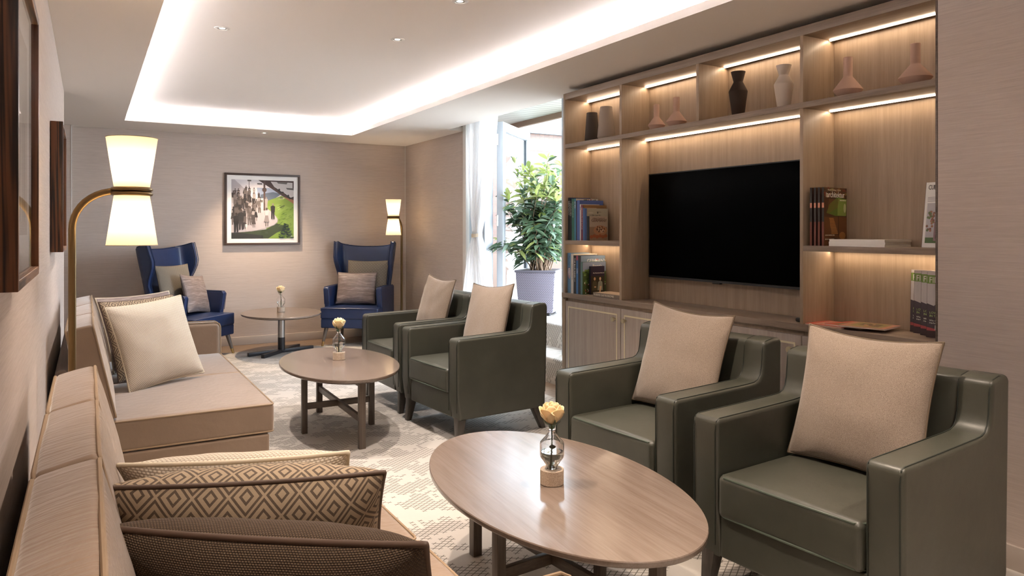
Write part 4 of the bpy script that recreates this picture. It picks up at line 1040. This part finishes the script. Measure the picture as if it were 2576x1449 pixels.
# ================================================================== SOFAS
def sofa(lab, y0, y1, seams, seats, arm_far, at=.12):
    """along the left wall; y0 near end, y1 far end (outside of arm at one end)"""
    t = thing('sofa', lab, 'sofa', (0, y0, 0), 0, 'tan velvet sofas along the left wall'); L = y1 - y0
    a0, a1 = (0, L - at) if arm_far else (at, L)
    V, VP = M['velvet'], M['velvetpipe']
    obj('base', rbox(.90, a1 - a0, .17, .012, n=4, c=(.37, (a0 + a1)/2, .175)), V, t)
    bk = slab([(-.150, .05), (-.05, .05), (-.085, .60)] + arcp(-.108, .655, .028, 20, 165, 6) + [(-.152, .58)], 0, L, .012)
    obj('sofa_back', bk, M['sofa_back'], t)
    legs = [(-.05, .08), (-.05, L - .08), (.76, .08), (.76, L - .08)]
    for x, y in legs: obj('leg', bevall(hexa(BM(), (x, y, 0), (.035, .035), (x, y, .095), (.05, .05)), .003), M['cleg'], t)
    for i in range(len(seats) - 1):
        c0, c1 = seats[i] - y0, seats[i+1] - y0
        s = obj('seat_cushion', rbox(.80, c1 - c0 - .004, .155, .022, (0, 0, .012), 10, c=(.445, (c0 + c1)/2, .3405), wr=.003, seed=i*3 + y0), V, t)
        for z in (.412, .272):
            x0_, x1_, q0, q1 = .05, .842, c0 + .004, c1 - .004; r = .02
            pts = []
            for cx_, cy_, s0 in ((x1_ - r, q0 + r, -90), (x1_ - r, q1 - r, 0)):
                pts += [(cx_ + r*math.cos(R(s0 + a)), cy_ + r*math.sin(R(s0 + a)), z) for a in (0, 30, 60, 90)]
            pts = [(x0_, q0, z)] + pts + [(x0_, q1, z)]
            obj('seat_piping', tube(BM(), pts, .0042, False, 7), VP, s)
    for i in range(len(seams) - 1):
        c0, c1 = seams[i] - y0, seams[i+1] - y0
        # leaning back cushion: cross-section (x,z) quadrilateral, lofted along y
        hh, th = .46, .115; tilt = math.atan2(.115, .46)
        bm = rbox(th, c1 - c0 - .004, hh, .016, (.020, 0, .006), 10, wr=.0035, seed=i*5 + y0)
        mx = Matrix.Translation((.01, (c0 + c1)/2, .645)) @ Matrix.Rotation(-R(12), 4, 'Y')
        s = obj('back_cushion', bm, M['velvet2'], t, mx=mx)
        for sx in (-1, 1):
            X_ = sx * (th/2 - .001); yy, zz, r = (c1 - c0)/2 - .004, hh/2 - .002, .02; pts = []
            for cy_, cz_, s0 in ((yy - r, zz - r, 0), (-yy + r, zz - r, 90), (-yy + r, -zz + r, 180), (yy - r, -zz + r, 270)):
                pts += [(X_, cy_ + r*math.cos(R(s0 + a)), cz_ + r*math.sin(R(s0 + a))) for a in (0, 30, 60, 90)]
            obj('back_piping', tube(BM(), pts, .0048, True, 7), VP, s)
    ya, yb = (L - at, L) if arm_far else (0, at)
    prof = [(-.13, .09), (.845, .09)] + arcp(.845 - .036, .640 - .036, .036, 0, 90, 5) + [(-.11, .652)]
    am = obj('arm', slab(prof, ya, yb, .028, 5), V, t)
    for yy in (ya + .012, yb - .012): obj('arm_piping', tube(BM(), [(.846, yy, .10), (.847, yy, .5), (.846, yy, .606), (.838, yy, .630), (.815, yy, .643), (.4, yy, .647), (-.1, yy, .655)], .0042, False, 7), VP, am)
    return t
sofa('tan velvet sofa nearest the camera along the left wall', 1.02, 2.78, [1.03, 1.66, 2.22, 2.78], [1.22, 2.0, 2.78], False, .20)
sofa('tan velvet sofa further away, below the brass arched floor lamp', 3.93, 5.86, [3.93, 4.53, 5.12, 5.74], [3.93, 4.90, 5.74], True)
def edge_pillow(lt, rt, lean, w, h): 
    """lt, rt = top corners; lean = horizontal run of the height towards +Y side"""
    lt, rt = Vector(lt), Vector(rt); xd = (rt - lt).normalized(); up = Vector((-xd.y, xd.x, 0)) * -1
    up = Vector((xd.y, -xd.x, 0)); up = up if up.y < 0 else -up
    z = (Vector((0, 0, math.sqrt(max(.01, h*h - lean*lean)))) + up * lean).normalized()
    c = (lt + rt)/2 - z * h/2; return axes(c, xd, z)
pillow(.60, .52, .22, 'tweed', 'tweedpipe', 'throw_cushion', 'dark brown tweed cushion at the bottom of the photo on the near sofa', edge_pillow((.01, 1.494, .80), (.492, 1.128, .80), .30, .60, .52), seed=1, ear=.05, pr=.006)
pillow(.571, .50, .24, 'diamond', 'tweedpipe', 'throw_cushion', 'large diamond-patterned beige cushion on the near sofa, behind the tweed one', edge_pillow((.023, 1.712, .80), (.558, 1.512, .80), .31, .571, .50), seed=4, pr=.0055)
pillow(.51, .48, .18, 'cream', 'creampipe', 'throw_cushion', 'cream woven cushion furthest back in the near sofa stack', edge_pillow((.060, 1.875, .795), (.535, 1.690, .80), .29, .50, .48), seed=6, pr=.0055)
pillow(.50, .50, .13, 'cream', 'creampipe', 'throw_cushion', 'large cream woven cushion in front on the far sofa', corner_mx((.235, 4.57, .425), (.625, 4.83, .455), (.065, 4.66, .885)), seed=9, pr=.005)
pillow(.50, .50, .12, 'diamond', 'tweedpipe', 'throw_cushion', 'diamond-patterned cushion on the far sofa, between cream and brown ones', corner_mx((.185, 4.88, .43), (.60, 5.13, .44), (.035, 5.00, .89)), seed=11)
pillow(.50, .50, .11, 'slub', 'creampipe', 'throw_cushion', 'plain brown cushion at the back of the far sofa stack', corner_mx((.18, 5.17, .43), (.60, 5.39, .44), (.015, 5.31, .895)), seed=13)

# ================================================================== GREEN ARMCHAIRS   local: front at x=0, back towards +x
def armchair(lab, mx):
    t = thing('armchair', lab, 'armchair', (0, 0, 0), 0, 'green leather armchairs', mx)
    G, GP = M['green'], M['greenpipe']; hw = .385; aw = .115
    prof = [(.022, .15)] + [(.0, .30)] + [(0, .60)] + arcp(.022, .625, .022, 180, 95, 4) + [(.22, .650), (.46, .655)]
    prof += [(.505, .658), (.530, .667), (.547, .687), (.555, .72), (.562, .79)] + arcp(.585, .808, .022, 172, 90, 3) + [(.63, .838)] + arcp(.665, .812, .026, 80, 0, 4) + [(.685, .60), (.675, .25)] + arcp(.645, .18, .03, 0, -90, 4)
    path = [(.002, .20), (.0005, .60), (.006, .640), (.022, .6475), (.22, .651), (.46, .656), (.505, .659), (.530, .668), (.547, .688), (.555, .721), (.562, .79), (.568, .818), (.585, .830), (.63, .838), (.67, .832), (.690, .81), (.686, .60), (.676, .25)]
    for s in (-1, 1):
        y0, y1 = (hw - aw, hw) if s > 0 else (-hw, -hw + aw)
        a = obj('arm', slab(prof, y0, y1, .015, 4), G, t)
        for yy in (y0 + .010, y1 - .010):
            obj('seam', tube(BM(), [(x - (.003 if i < 2 else 0), yy, z - .001) for i, (x, z) in enumerate(path)], .0022, False, 6), M['stitch'], a)
    bp = [(.500, .20), (.535, .50), (.566, .80)] + arcp(.588, .806, .022, 165, 90, 3) + [(.63, .836)] + arcp(.66, .812, .024, 80, 0, 4) + [(.68, .60), (.668, .19), (.55, .17)]
    obj('backrest', slab(bp, -hw + aw - .012, hw - aw + .012, .006, 2), G, t)
    obj('seat_base', rbox(.56, 2*(hw - aw) + .004, .15, .010, n=3, c=(.295, 0, .228)), G, t)
    sc = obj('seat_cushion', rbox(.545, 2*(hw - aw) - .006, .150, .022, (0, 0, .016), 10, c=(.265, 0, .378), wr=.002, seed=2), G, t)
    w_ = hw - aw - .010
    for z in (.447, .310):
        obj('cushion_piping', tube(BM(), [(.48, -w_, z), (.02, -w_, z), (-.002, -w_ + .02, z), (-.0055, 0, z), (-.002, w_ - .02, z), (.02, w_, z), (.48, w_, z)], .0040, False, 7), GP, sc)
    for x, y, dx, dy in ((.05, -hw + .055, -.02, -.012), (.05, hw - .055, -.02, .012), (.62, -hw + .055, .06, -.01), (.62, hw - .055, .06, .01)):
        obj('leg', bevall(hexa(BM(), (x + dx, y + dy, 0), (.034, .034), (x, y, .16), (.062, .056)), .003), M['cleg'], t)
    return t
CH = [((1.905, 5.27, .006), 1.0, 'green leather armchair furthest from the camera, beside the blue wing chair'), ((1.915, 4.385, .006), 4.5, 'green leather armchair in front of the open garden door, side towards camera'),
      ((1.975, 2.545, .006), 4.5, 'green leather armchair below the television, second from the right'), ((1.955, 1.60, .006), 4.5, 'green leather armchair nearest the camera at the right edge')]
c0 = None
for (p, a, lab) in CH:
    m = TR(p, R(a))
    if c0 is None: c0 = armchair(lab, m)
    else: dup(c0, lab, mx=m)
for (p, a, lab), pl, sd, dz in zip(CH, ('beige linen cushion with piping on the furthest green armchair', 'beige linen cushion on the green armchair in front of the garden door', 'beige linen cushion on the green armchair below the television', 'large beige linen cushion on the green armchair nearest the camera'), (21, 24, 27, 30), (2, -3, 3, 1)):
    m = TR(p, R(a)) @ Matrix.Translation((.455, 0, .705)) @ Matrix.Rotation(R(15), 4, 'Y') @ Matrix.Rotation(R(dz), 4, 'X') @ Matrix.Rotation(-PI/2, 4, 'Z')
    pillow(.50, .50, .12, 'linen', 'linenpipe', 'linen_cushion', pl, m, 'beige linen cushions on the green armchairs', seed=sd, ear=.07, dent=.02)

# ================================================================== BLUE WING CHAIRS  local: front x=0, back +x
def wing_chair(lab, mx):
    t = thing('wing_chair', lab, 'wing chair', (0, 0, 0), 0, 'blue leather wing chairs', mx)
    B, BP = M['blue'], M['bluepipe']; hw = .34
    s = obj('seat_cushion', rbox(.56, 2*hw, .125, .018, (0, 0, .014), 8, c=(.28, 0, .375)), B, t)
    obj('seat_piping', tube(BM(), [(.50, -hw, .432), (.015, -hw + .001, .432), (-.001, -hw + .02, .432), (-.003, 0, .432), (-.001, hw - .02, .432), (.015, hw - .001, .432), (.50, hw, .432)], .004, False, 7), BP, s)
    obj('seat_base', rbox(.57, 2*hw - .01, .105, .012, n=3, c=(.29, 0, .262)), B, t)
    # shell: back with wings
    bm = BM(); NS, NZ = 28, 16; g = []
    def lerp(tab, z):
        for (a, p), (b, q) in zip(tab, tab[1:]):
            if z <= b: f = max(0, (z - a)/(b - a)); f = f*f*(3 - 2*f) if 0 else f; return p + (q - p)*f
        return tab[-1][1]
    half = [(.22, .285), (.66, .300), (1.2, .345)]; wing = [(.22, .10), (.66, .085), (.78, .075), (.90, .15), (.98, .19), (1.2, .165)]; lean = [(.22, 0), (.44, .0), (1.2, .13)]
    for i in range(NS + 1):
        u = -1 + 2 * i / NS; row = []
        ztop = 1.120 + .065 * abs(u) ** 2.2
        for j in range(NZ + 1):
            z = .22 + (ztop - .22) * j / NZ
            W_, D_, Lx = lerp(half, z), lerp(wing, z), lerp(lean, z)
            au = abs(u); r = .07
            # path: centre -> side corner -> wing front
            Lb = W_ - r; La = r * PI/2; Lw = max(.002, D_ - r); tot = Lb + La + Lw; d_ = au * tot
            if d_ < Lb: x, y = .0 - .012 * (1 - (d_/Lb)**2) * -1, d_
            elif d_ < Lb + La: a = (d_ - Lb)/r; x, y = -r * (1 - math.cos(a)), Lb + r * math.sin(a)
            else: x, y = -r - (d_ - Lb - La), W_ + (d_ - Lb - La) * .10
            row.append(bm.verts.new((.555 + Lx + x, math.copysign(y, u), z)))
        g.append(row)
    for i in range(NS):
        for j in range(NZ): bm.faces.new((g[i][j], g[i+1][j], g[i+1][j+1], g[i][j+1]))
    edge = [g[0][j].co.copy() for j in range(6, NZ + 1)] + [g[i][NZ].co.copy() for i in range(1, NS)] + [g[NS][j].co.copy() for j in range(NZ, 5, -1)]
    bmesh.ops.recalc_face_normals(bm, faces=bm.faces)
    me_o = obj('wing_backrest', bm, B, t, ang=60)
    md = me_o.modifiers.new('thick', 'SOLIDIFY'); md.thickness = .050; md.offset = 0
    mb = me_o.modifiers.new('round', 'BEVEL'); mb.width = .014; mb.segments = 3; mb.limit_method = 'ANGLE'; mb.angle_limit = R(50)
    # piping just off both rims
    for off in (-.022, .022):
        pts = []
        for p in edge:
            rad = Vector((p.x - .5, p.y * .9, 0)); rad = rad.normalized() if rad.length > 0 else Vector((1, 0, 0))
            nrm = Vector((1, 0, 0)) if abs(p.y) < .26 else Vector((0, math.copysign(1, p.y), 0)); pts.append(p + nrm * off + Vector((-.004 if abs(p.y) > .3 and p.z < 1.17 else 0, 0, .002)))
        obj('backrest_piping', tube(BM(), pts, .0045, False, 6), BP, me_o)
    for s_ in (-1, 1):
        prof = [(.17, .24), (.135, .45), (.105, .640)] + arcp(.125, .648, .018, 170, 90, 3) + [(.45, .672), (.60, .66), (.60, .24)]
        y0, y1 = (hw - .06, hw + .005) if s_ > 0 else (-hw - .005, -hw + .06)
        a = obj('arm', slab(prof, y0, y1, .014, 3), B, t)
        yy = y0 + .008 if s_ > 0 else y1 - .008
        for yy in (y0 + .006, y1 - .006): obj('arm_piping', tube(BM(), [(.128, yy, .47), (.103, yy, .642), (.124, yy, .667), (.45, yy, .673), (.56, yy, .668)], .0035, False, 6), BP, a)
    for x, y, dx, dy in ((.055, -hw + .055, -.055, -.03), (.055, hw - .055, -.055, .03), (.50, -hw + .07, .05, -.02), (.50, hw - .07, .05, .02)):
        p0, p1 = Vector((x, y, .215)), Vector((x + dx, y + dy, 0)); q = p0.lerp(p1, .74)
        l = obj('leg', tube(BM(), [p0, q], [.024, .0155], False, 16), cm('#6b6158', .35), t)
        obj('leg_tip', tube(BM(), [q, p1], [.0165, .011], False, 16), M['brass'], l, 'brass leg tip')
    return t
az = R(38); P0 = Vector((2.27, 8.23, 0)); rd = Vector((math.cos(az), -math.sin(az), 0))
W1 = TR(tuple(P0 + rd * .34), PI/2 - az)
wc = wing_chair('blue leather wing chair on the right, under the small lit floor lamp', W1)
W2 = TR((1.357 - .68*.34, 8.27 - .73*.34 - .02, .0), PI - math.atan2(.68, .73))
dup(wc, 'blue leather wing chair on the left, partly behind the far sofa', mx=W2)
def wpil(base, x, y, z, w, h, mat, pipe, lab, tilt, yaw, roll, sd, T=.11):
    m = base @ Matrix.Translation((x, y, z)) @ Matrix.Rotation(R(yaw), 4, 'Z') @ Matrix.Rotation(R(tilt), 4, 'Y') @ Matrix.Rotation(R(roll), 4, 'X') @ Matrix.Rotation(-PI/2, 4, 'Z')
    pillow(w, h, T, mat, pipe, 'throw_cushion', lab, m, seed=sd, pr=.0035)
wpil(W1, .440, -.06, .715, .50, .50, 'smalldiamond', 'linenpipe', 'grey small-diamond cushion at the back of the right blue wing chair', 12, 0, 0, 41)
wpil(W1, .300, .02, .645, .47, .37, 'slub', 'slubpipe', 'taupe striped cushion in front on the right blue wing chair', 14, 3, 0, 43)
wpil(W2, .440, .03, .715, .50, .50, 'smalldiamond', 'linenpipe', 'grey small-diamond cushion at the back of the left blue wing chair', 12, 0, 0, 45)
wpil(W2, .290, -.08, .655, .46, .40, 'slub', 'slubpipe', 'taupe striped cushion in front on the left blue wing chair', 16, 10, 6, 47)

# ================================================================== TABLES
def ell_top(a, b, z0, z1, mat, parent):
    bm = BM(); seg = 96; rings = []
    for k, z in ((.94, z0), (.995, z0 + .012), (1, z0 + .016), (1, z1 - .003), (.9955, z1)):
        off = 1 - (1 - k) * .5 / a * .7 if 0 else k
        d = (1 - k) * .45
        rings.append([bm.verts.new(((a - d) * math.cos(2*PI*i/seg), (b - d) * math.sin(2*PI*i/seg), z)) for i in range(seg)])
    for p, q in zip(rings, rings[1:]):
        for i in range(seg): bm.faces.new((p[i], p[(i+1) % seg], q[(i+1) % seg], q[i]))
    bm.faces.new(rings[0][::-1]); bm.faces.new(rings[-1])
    return obj('tabletop', bm, M[mat], parent, ang=30)
def coffee(lab, x, y, a, b, rz, frz):
    t = thing('coffee_table', lab, 'coffee table', (x, y, .006), rz, 'oval oak coffee tables'); H_ = .444
    ell_top(a, b, H_ - .030, H_, 'table', t)
    Lx, Ly = .225, .50; rot = Matrix.Rotation(frz, 4, 'Z')
    for px, py in ((0, -Ly), (0, Ly), (-Lx, 0), (Lx, 0)):
        bm = bx(px - (.0175 if px else .02), px + (.0175 if px else .02), py - (.0175), py + .0175, 0, H_ - .030, bev=.002); bmesh.ops.transform(bm, matrix=rot, verts=bm.verts)
        obj('leg', bm, M['tleg'], t)
    for sh, m in (((-.011, .011, -Ly + .018, Ly - .018), 'tlegy'), ((-Lx + .018, Lx - .018, -.011, .011), 'tlegx')):
        for z0, z1, nm in ((.155, .195, 'cross_rail'), (H_ - .075, H_ - .031, 'top_rail')):
            z1_ = z1 - (.0005 if m == 'tlegx' else 0); bm = bx(*sh, z0, z1_, bev=.0015); bmesh.ops.transform(bm, matrix=rot, verts=bm.verts); obj(nm, bm, M[m], t)
coffee('large oval oak coffee table nearest the camera', 1.405, 2.135, .385, .675, R(-4), R(9))
coffee('oval oak coffee table in the middle, in front of the far sofa', 1.435, 4.755, .37, .64, R(-4), R(3))
t = thing('pedestal_table', 'oval oak table on a steel column between the two blue wing chairs', 'side table', (1.79, 8.0, .003), R(-4))
ell_top(.41, .53, .408, .436, 'table', t)
obj('column', lathe(BM(), [(.036, .17), (.036, .408)], 32), M['steel'], t, 'pale steel upper column')
obj('lower_column', lathe(BM(), [(.037, .03), (.037, .17)], 32), M['dsteel'], t, 'dark steel lower column')
for ang in (198, 232, 18, 52):
    mx = Matrix.Rotation(R(ang), 4, 'Z'); bm = bevall(hexa(BM(), (0, 0, .0), (.01, .01), (0, 0, .01), (.01, .01)), .001); bm.free()
    bm = bx(.0, .37, -.020, .020, .004, .042, bev=.002); bmesh.ops.transform(bm, matrix=mx, verts=bm.verts); obj('foot', bm, M['dsteel'], t)

# roses in bud vases
def bud_vase(lab, p, sc=1):
    t = thing('bud_vase', lab, 'vase', p, 0, 'glass bud vases on stone bases'); 
    obj('stone_base', lathe(BM(), [(.039, 0), (.041, .002), (.041, .050), (.039, .052), (.017, .052), (.015, .046)], 40, True, True), M['stone'], t)
    outer = [(.0145, .0475), (.0165, .056), (.030, .078), (.0405, .092), (.042, .098), (.042, .138), (.0405, .144), (.022, .164), (.013, .176), (.0125, .184), (.0145, .187)]
    inner = [(.0130, .186), (.0110, .183), (.0115, .1755), (.0205, .163), (.0385, .143), (.0400, .138), (.0400, .098), (.0385, .0925), (.0285, .079), (.0150, .058), (.013, .052)]
    obj('glass_vase', lathe(BM(), outer + inner, 48), M['glass'], t, ang=60)
    w_ = [(.0128, .0525), (.0148, .058), (.0283, .079), (.0383, .0925), (.0398, .098), (.0398, .112)]
    obj('water', lathe(BM(), w_, 48), M['water'], t, ang=50); return t
def rose(lab, p, seed, tilt):
    t = thing('rose', lab, 'flower', p, R(seed * 40), 'cream roses in bud vases'); rnd = random.Random(seed)
    top = Vector((.004 * tilt, 0, .212))
    obj('stem', tube(BM(), [(-.004, .002, .055), (-.002, .001, .10), (0, 0, .16), top], .0028, False, 8), M['stem'], t)
    bm = BM()
    for ring, (n, r0, h, op, tw) in enumerate(((3, .010, .070, .001, 0), (4, .018, .076, .002, .5), (5, .027, .078, .004, .2), (5, .036, .074, .006, .9), (5, .041, .066, .013, .4))):
        for k in range(n):
            a0 = 2*PI*k/n + tw + rnd.uniform(-.1, .1); span = 2*PI/n * .92; rows = []
            for j in range(8):
                v = j/7; z = .205 + h * (v * .98) + (.004 if ring < 2 else 0); rr = (r0 * math.sin(min(1, v * 1.35) * PI/2) ** .8 * (1 - (.34, .34, .30, .26, .12)[ring] * max(0, v - .5) / .5)) + op * max(0, v - .72) / .28 * .6
                zz = z - (max(0, v - .85) / .15) ** 2 * op * .35
                rows.append([])
                for i in range(9):
                    u = -1 + i/4; e = 1 - .30 * (abs(u) ** 3) * v; aa = a0 + u * span * (.55 + .45 * math.sin(PI * min(1, v * .8 + .15)))
                    rows[-1].append(bm.verts.new((top.x + (rr + .002 * u) * math.cos(aa), (rr + .002 * u) * math.sin(aa), .205 + (zz - .205) * e)))
            for a, b in zip(rows, rows[1:]):
                for i in range(8): bm.faces.new((a[i], a[i+1], b[i+1], b[i]))
    o = obj('rose_bloom', bm, M['petal'], t, ang=180); md = o.modifiers.new('thick', 'SOLIDIFY'); md.thickness = .0008
    lf = BM()
    for k in range(5):
        a = 2*PI*k/5; ca, sa = math.cos(a), math.sin(a)
        q = [(.003, .203), (.016, .207), (.030, .217), (.036, .232)]; wd = (.003, .008, .006, .0005); rows = [[lf.verts.new((top.x + r*ca - w*sa, r*sa + w*ca, z - .002)), lf.verts.new((top.x + r*ca + w*sa, r*sa - w*ca, z - .002))] for (r, z), w in zip(q, wd)]
        for c_, d_ in zip(rows, rows[1:]): lf.faces.new((c_[0], c_[1], d_[1], d_[0]))
    for z0, a, ln, up in ((.185, .3, .034, .5), (.135, -2.6, .018, -.9)):
        d = Vector((math.cos(a), math.sin(a), up)).normalized(); s = d.cross(Vector((0, 0, 1))).normalized(); b0 = Vector((0, 0, z0)); rows = []
        for q, w in ((0, .001), (.3, .010), (.6, .012), (.85, .006), (1, .0005)): c_ = b0 + d * ln * q; rows.append([lf.verts.new(c_ - s*w), lf.verts.new(c_ + s*w)])
        for c_, d_ in zip(rows, rows[1:]): lf.faces.new((c_[0], c_[1], d_[1], d_[0]))
    obj('leaves', lf, M['rleaf'], t); return t
for (p, where, sd) in (((1.387, 2.108, .4505), 'the coffee table nearest the camera', 1), ((1.463, 4.84, .4505), 'the middle coffee table', 2), ((1.796, 8.05, .4395), 'the pedestal table by the far wall', 3)):
    bud_vase('clear glass bud vase in a stone base on ' + where, p); rose('single cream rose standing in the vase on ' + where, p, sd, (-1.0, .8, 1)[sd - 1])

# ================================================================== FLOOR LAMPS
def lamp(lab, x, y, d, base_z=.006):
    """arm leaves the pole along unit d"""
    t = thing('floor_lamp', lab, 'floor lamp', (x, y, base_z), 0, 'arched double-shade floor lamps'); Z0 = 1.475; Rr = .15; A_ = .205
    obj('lamp_base', lathe(BM(), [(.12, 0), (.125, .003), (.125, .014), (.12, .018), (.02, .020), (.014, .03)], 40), M['bronze'], t)
    pts = [(0, 0, .02), (0, 0, .5), (0, 0, 1.0), (0, 0, Z0 - Rr)]
    for k in range(1, 11):
        a = PI/2 * k/10; q = Rr * (1 - math.cos(a)); pts.append((d[0]*q, d[1]*q, Z0 - Rr + Rr * math.sin(a)))
    pts.append((d[0]*(A_ - .062), d[1]*(A_ - .062), Z0))
    obj('pole', tube(BM(), pts, .0135, False, 20), M['bronze'], t)
    cx_, cy_ = d[0]*A_, d[1]*A_
    bm = BM()
    for dz in (-.009, .009):
        tube(bm, [(cx_ + .068*math.cos(2*PI*i/48), cy_ + .068*math.sin(2*PI*i/48), Z0 + dz) for i in range(48)], .0085, True, 10)
    lathe(bm, [(.060, -.010), (.060, .010)], 32, True, True, c=(cx_, cy_, Z0))
    obj('ring', bm, M['bronze'], t)
    for s, nm in ((1, 'upper'), (-1, 'lower')):
        sh = BM(); pr = [(.064, Z0 + s*.016), (.093, Z0 + s*.214)]
        lathe(sh, [(.0625, pr[0][1]), pr[0], pr[1], (.0915, pr[1][1])], 64, False, False, c=(cx_, cy_, 0))
        o = obj('lamp_shade', sh, M['shade'], t, nm + ' cream fabric shade, lit')
        obj('shade_rim', tube(BM(), [(cx_ + .093*math.cos(2*PI*i/48), cy_ + .093*math.sin(2*PI*i/48), Z0 + s*.214) for i in range(48)], .0016, True, 6), M['creampipe'], o)
        bb = BM(); bmesh.ops.create_uvsphere(bb, u_segments=16, v_segments=10, radius=.022, matrix=Matrix.Translation((cx_, cy_, Z0 + s*.075))); obj('bulb', bb, M['bulb'], t)
        light('bulb_light', 'POINT', (x + cx_, y + cy_, base_z + Z0 + s*.10), .68 , '#ffe2bd', .024)
lamp('tall brass arched floor lamp with two lit shades between the sofas', -.055, 3.28, (1, 0))
lamp('small lit floor lamp with two shades in the far corner behind the blue wing chair', 3.33, 8.42, (-.77, -.64), .0)

# ================================================================== CAMERA, WORLD, VIEW
cam = bpy.data.cameras.new('camera'); co = bpy.data.objects.new('camera', cam); C.objects.link(co)
cam.sensor_width = 36; cam.lens = 36 * 1830 / 2576; cam.shift_y = -147.5 / 2576; cam.clip_start = .02
co.location = (0, 0, 1.33); co.rotation_euler = (PI/2, 0, -R(30.2)); bpy.context.scene.camera = co
w = bpy.data.worlds.new('sky'); bpy.context.scene.world = w; w.use_nodes = True
nt = w.node_tree; bg = nt.nodes['Background']; sky = nt.nodes.new('ShaderNodeTexSky'); sky.sky_type = 'HOSEK_WILKIE'
sky.sun_direction = Vector((.3, .45, .84)).normalized(); sky.turbidity = 5; sky.ground_albedo = .5
mxn = nt.nodes.new('ShaderNodeMix'); mxn.data_type = 'RGBA'; mxn.inputs[0].default_value = .65; mxn.inputs[7].default_value = (.78, .89, 1.0, 1)
nt.links.new(sky.outputs[0], mxn.inputs[6]); nt.links.new(mxn.outputs[2], bg.inputs[0]); bg.inputs[1].default_value = 3.7
po = light('door_portal', 'AREA', (3.56, 5.95, 1.4), 1, shape='RECTANGLE', size=1.3, rot=(0, PI/2, 0)); po.data.shape = 'RECTANGLE'; po.data.size = 2.2; po.data.size_y = 1.4
po.data.cycles.is_portal = True
sc = bpy.context.scene
sc.view_settings.view_transform = 'Standard'; sc.view_settings.look = 'None'; sc.view_settings.gamma = 1; sc.view_settings.exposure = 2.92
sc.view_settings.use_curve_mapping = False
sc.cycles.use_denoising = True; sc.cycles.max_bounces = 10; sc.cycles.transparent_max_bounces = 12; sc.cycles.sample_clamp_indirect = 6
sc.cycles.caustics_reflective = False; sc.cycles.caustics_refractive = False
